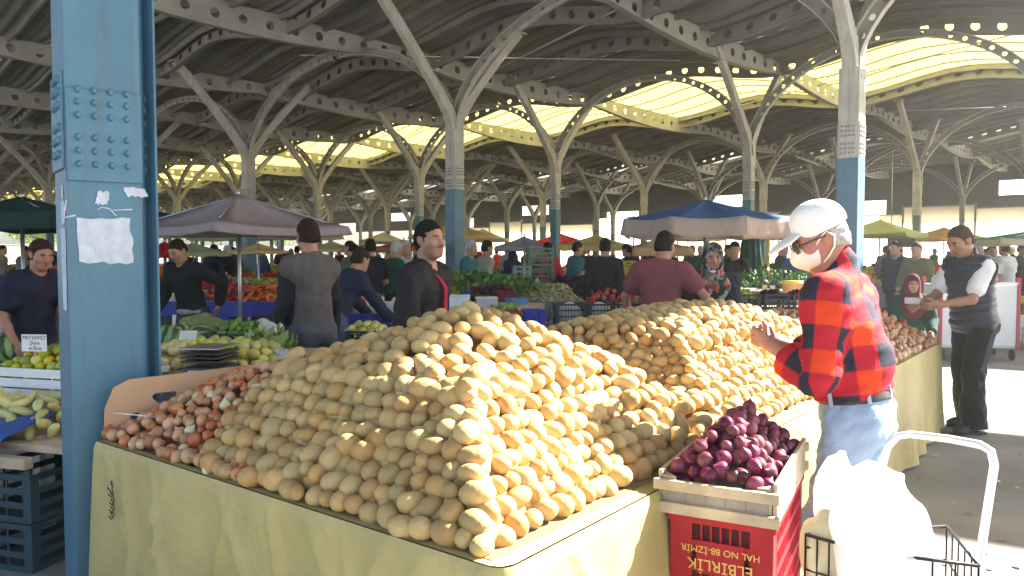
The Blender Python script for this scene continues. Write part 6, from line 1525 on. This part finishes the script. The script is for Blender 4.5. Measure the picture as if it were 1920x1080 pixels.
# ------------------------------------------------------------------ the crowd: a few figures built once, then copied with clothes of their own
def proto(kind, skel_, scarf=False, skirt=False, h=.016):
    j = skeleton(**skel_); P_ = {}
    P_['body'] = body_mesh(j, h, fine=False)
    P_['shirt'] = shirt_mesh(j, .018, sleeve=.97 if kind != 'short' else .3, off=.03, hem=-.12, fold=.008, seed=len(kind))
    P_['trousers'] = trousers_mesh(j, .02, off=.06 if skirt else .028, flare=.05 if skirt else 0)
    if scarf:
        S = Sdf(.016); S.ell(HQ(j, 0, .016, .03), (.093, .116, .113), j['Rh'], .02); S.ell(HQ(j, 0, .005, -.06), (.10, .11, .10), j['Rh'], .04); S.cone(HQ(j, 0, .01, -.10), j['nb'] - j['d'] * .10 + j['f'] * .04, .085, .13, .05); S.ell(HQ(j, 0, -.10, -.022), (.058, .062, .08), j['Rh'], .012, True); P_['hair'] = npmesh('hair', *S.mesh())
    else: P_['hair'] = hair_mesh(j, .012, low=-.04)
    for k, me in P_.items(): me.materials.append(SK['tan'])
    return P_
PR = {'walk': proto('walk', dict(h=1.74, lean=3, head=(6, 0), foot=(-.15, .15), L=(.24, -.12, .88), R=(-.24, .1, .86))), 'stand': proto('stand', dict(h=1.72, lean=5, head=(14, 10), L=(.16, -.32, 1.02), R=(-.18, -.28, .98))),
      'short': proto('short', dict(h=1.74, lean=4, head=(4, -15), L=(.28, -.05, .84), R=(-.2, -.3, 1.0))), 'bend': proto('bend', dict(h=1.70, lean=32, head=(12, 0), L=(.15, -.62, .82), R=(-.18, -.6, .80))), 'scarf': proto('scarf', dict(h=1.62, lean=6, head=(6, 6), L=(.14, -.32, .95), R=(-.16, -.3, .93)), True, True)}
COLS = {'black': (.014, .014, .016), 'navy': (.02, .024, .05), 'grey': (.16, .16, .16), 'beige': (.38, .33, .26), 'white': (.66, .66, .66), 'red': (.42, .025, .035), 'teal': (.04, .14, .16), 'green': (.02, .09, .04), 'maroon': (.12, .02, .035), 'blue': (.05, .09, .22), 'brown': (.09, .05, .03), 'olive': (.10, .11, .06), 'pink': (.5, .22, .26), 'jeans': (.06, .09, .16), 'light grey': (.4, .4, .42)}
_pc = 0
def folk(kind, px, d, top, legs, label, face=None, hair=None, skin='tan', yt=None, group='shoppers among the back stalls', sc=1.):
    global _pc; _pc += 1
    p = P(px, 475, d); z = 0
    r = random.Random(_pc * 13 + 5); face = face or (r.uniform(-1, 1), r.uniform(-1, 1)); fd = unit(np.array([face[0], face[1], 0])); rz = math.atan2(fd[0], -fd[1])
    o = empty('person', (p[0], p[1], 0), label, 'person', group, rz); o.scale = (sc, sc, sc)
    hm = hair or r.choice([hair_black, hair_brown, hair_black, hair_grey])
    for part, m in (('body', SK[skin]), ('shirt', cm('crowd_' + top, COLS[top])), ('trousers', cm('crowd_' + legs, COLS[legs])), ('hair', hm if not isinstance(hm, str) else cm('crowd_' + hm, COLS[hm]))):
        c = bpy.data.objects.new('headscarf' if part == 'hair' and kind == 'scarf' else part, PR[kind][part]); C.objects.link(c); c.parent = o
        c.material_slots[0].link = 'OBJECT'; c.material_slots[0].material = m
    return o
for a in (
    ('bend', 628, 7.6, 'navy', 'jeans', 'man in dark jacket bending behind the raglan man', (.5, .6)), ('short', 697, 11.2, 'black', 'olive', 'person in black shirt holding the orange red bag', (-.4, .6)), ('stand', 735, 11.6, 'green', 'black', 'person in green leaning over the stall behind the jacket man', (.6, .5)),
    ('walk', 757, 12.8, 'light grey', 'grey', 'old man in pale grey shirt near the dark slim column', (.5, -.6), hair_grey), ('walk', 661, 13, 'olive', 'black', 'person in olive jacket behind the orange red bag', (-.7, .3)), ('short', 877, 12, 'teal', 'jeans', 'vendor in teal vest right beside the broad blue column', (.9, -.3)), ('walk', 908, 12.6, 'beige', 'grey', 'man in beige jacket walking past the herb bunches', (.8, .4)),
    ('walk', 1030, 15, 'red', 'jeans', 'person in bright red shirt right of the green crate stack', (-.5, .7)), ('walk', 1078, 14, 'teal', 'navy', 'man in teal shirt right of the slim second row column', (.8, .3)), ('walk', 1134, 10.6, 'black', 'jeans', 'man in black jacket and jeans seen from behind at the tomato stall', (.2, .9), hair_black),
    ('scarf', 1348, 12.6, 'white', 'grey', 'woman in white blouse behind the headscarf woman', None, 'light grey'), ('stand', 1378, 12, 'black', 'black', 'man in black looking down beside the folded green parasol', (-.3, -.7), hair_black), ('walk', 1462, 14, 'black', 'brown', 'dark dressed man behind the parsley heap', None), ('short', 1500, 11, 'blue', 'jeans', 'man in blue shirt between parsley stall and plaid man', (.5, .6)),
    ('walk', 1682, 13, 'navy', 'black', 'man in navy behind the seated woman in green', None), ('stand', 1722, 12.5, 'olive', 'olive', 'man in olive camouflage colours left of the vest man', (-.6, -.5)), ('scarf', 1676, 17, 'maroon', 'black', 'woman in maroon behind the shoulder of the plaid man', None, 'maroon'), ('short', 1888, 14, 'white', 'blue', 'woman in white top and blue skirt below the green canopy', (-.3, .8), hair_black), ('walk', 1912, 17, 'black', 'black', 'person in black at the right edge below the green canopy', None)): folk(*a)
back = ['navy', 'black', 'grey', 'maroon', 'brown', 'olive', 'white', 'red', 'beige', 'blue', 'green', 'pink']
places = ['left of the near blue column', 'below the mauve canopy', 'behind the raglan man', 'behind the jacket man', 'by the broad blue column', 'under the grey umbrella', 'under the yellow canopy', 'under the tan canopy', 'behind the blue canopy', 'behind the plaid man', 'behind the vest man', 'below the green canopy']
spans = [(0, 105), (310, 440), (480, 660), (660, 790), (870, 940), (930, 1040), (1050, 1160), (1170, 1300), (1300, 1480), (1490, 1680), (1680, 1840), (1840, 1920)]
rr = random.Random(99); used = set()
for si, (x0, x1) in enumerate(spans):
    for k in range(9 if x1 - x0 > 90 else 6):
        px = rr.uniform(x0, x1); d = rr.uniform(15, 40); tp = rr.choice(back); kd = rr.choice(['walk', 'stand', 'short', 'scarf', 'walk', 'bend' if d < 22 else 'walk']); lg = rr.choice(['black', 'jeans', 'grey', 'brown', 'navy'])
        lab = 'small far %s in %s and %s trousers %s' % ({'scarf': 'woman with headscarf', 'walk': 'walking shopper', 'stand': 'standing shopper', 'short': 'short sleeved shopper', 'bend': 'bending shopper'}[kd], tp, lg, places[si])
        if kd == 'scarf': lab = lab.replace('trousers', 'skirt')
        if lab in used: continue
        used.add(lab); folk(kd, px, d, tp, lg, lab, None, rr.choice(back) if kd == 'scarf' else None, rr.choice(['tan', 'pink', 'light']))
# back stalls filling the hall floor
prod = [('green_vegetables', leafd, 'dark greens'), ('apples', redm, 'red apples'), ('oranges', m_oran, 'oranges'), ('cucumbers', leafm, 'cucumbers'), ('lemons', m_cit2, 'lemons'), ('potatoes', m_pot, 'potatoes'), ('cabbages', leafy, 'pale cabbages'), ('tomatoes', m_tom, 'tomatoes'), ('aubergines', cm('aubergine_skin', (.03, .015, .03)), 'aubergines')]
skirts = [(tarp_blue, 'blue'), (tarp_g, 'grey'), (tarp_gr, 'green'), (tarp_n, 'dull blue'), (tarp_r, 'red'), (tarp_w, 'white'), (tarp_g, 'grey')]
k = 0; useds = set()
for d in (11.8, 14.8, 17.5, 20.5, 24, 28, 33):
    wpx = 1.9 * F / d; px = -40 + rr.uniform(0, 60)
    while px < 1960:
        w_ = wpx * rr.uniform(.8, 1.15); skip = rr.random() < .16 or (d < 14 and (300 < px < 560 or 940 < px < 1600 or px > 1620)) or (d < 17 and 1050 < px < 1230) or (1730 < px + w_ / 2 and px < 1900 and d < 20)
        if not skip:
            zt = rr.uniform(.78, .92); yt = 475 + (H - zt) * F / d; pi = rr.choice(prod); sk_ = rr.choice(skirts); pos_i = min(range(12), key=lambda i: abs(px + w_ / 2 - sum(spans[i]) / 2))
            lab = '%s skirted stall of %s %s, %s row back' % (sk_[1], pi[2], places[pos_i], {11.8: 'first', 14.8: 'second', 17.5: 'third', 20.5: 'fourth', 24: 'fifth', 28: 'sixth', 33: 'seventh'}[d])
            if lab not in useds:
                useds.add(lab); c_, L = stall(px, px + w_, yt, d, 1.1, sk_[0], lab, rr.uniform(.2, .5), rr.uniform(-.15, .15), legs=d < 18)
                rad = rr.choice([.035, .045, .055]); p2 = rr.choice(prod)
                heap(pi[0], c_ + np.array([-L / 4, 0, 0]), L * .46, .9, rr.uniform(.12, .26), rad, pi[1], 0, 70 if d < 20 else 40, k, pi[2] + ' heaped on a stall ' + places[pos_i]); heap(p2[0], c_ + np.array([L / 4, 0, 0]), L * .46, .9, rr.uniform(.1, .24), rad, p2[1], 0, 70 if d < 20 else 40, k + 300, p2[2] + ' heaped on a stall ' + places[pos_i])
                k += 1
        px += w_ * rr.uniform(1.02, 1.25)
# ------------------------------------------------------------------ thin haze volume added to give the look of veiling glare
hz = MB(); hz.box((0, 60, 5.2), (330, 260, 13.0)); hzm = bpy.data.materials.new('haze'); hzm.use_nodes = True; hn = hzm.node_tree
hn.nodes.remove(hn.nodes['Principled BSDF']); pv = hn.nodes.new('ShaderNodeVolumePrincipled'); pv.inputs['Color'].default_value = (.92, .92, .90, 1); pv.inputs['Density'].default_value = HAZE; pv.inputs['Anisotropy'].default_value = .3
hn.links.new(pv.outputs[0], hn.nodes['Material Output'].inputs['Volume']); tag(hz.build('haze', hzm), 'thin dusty air filling the hall', kind='stuff')
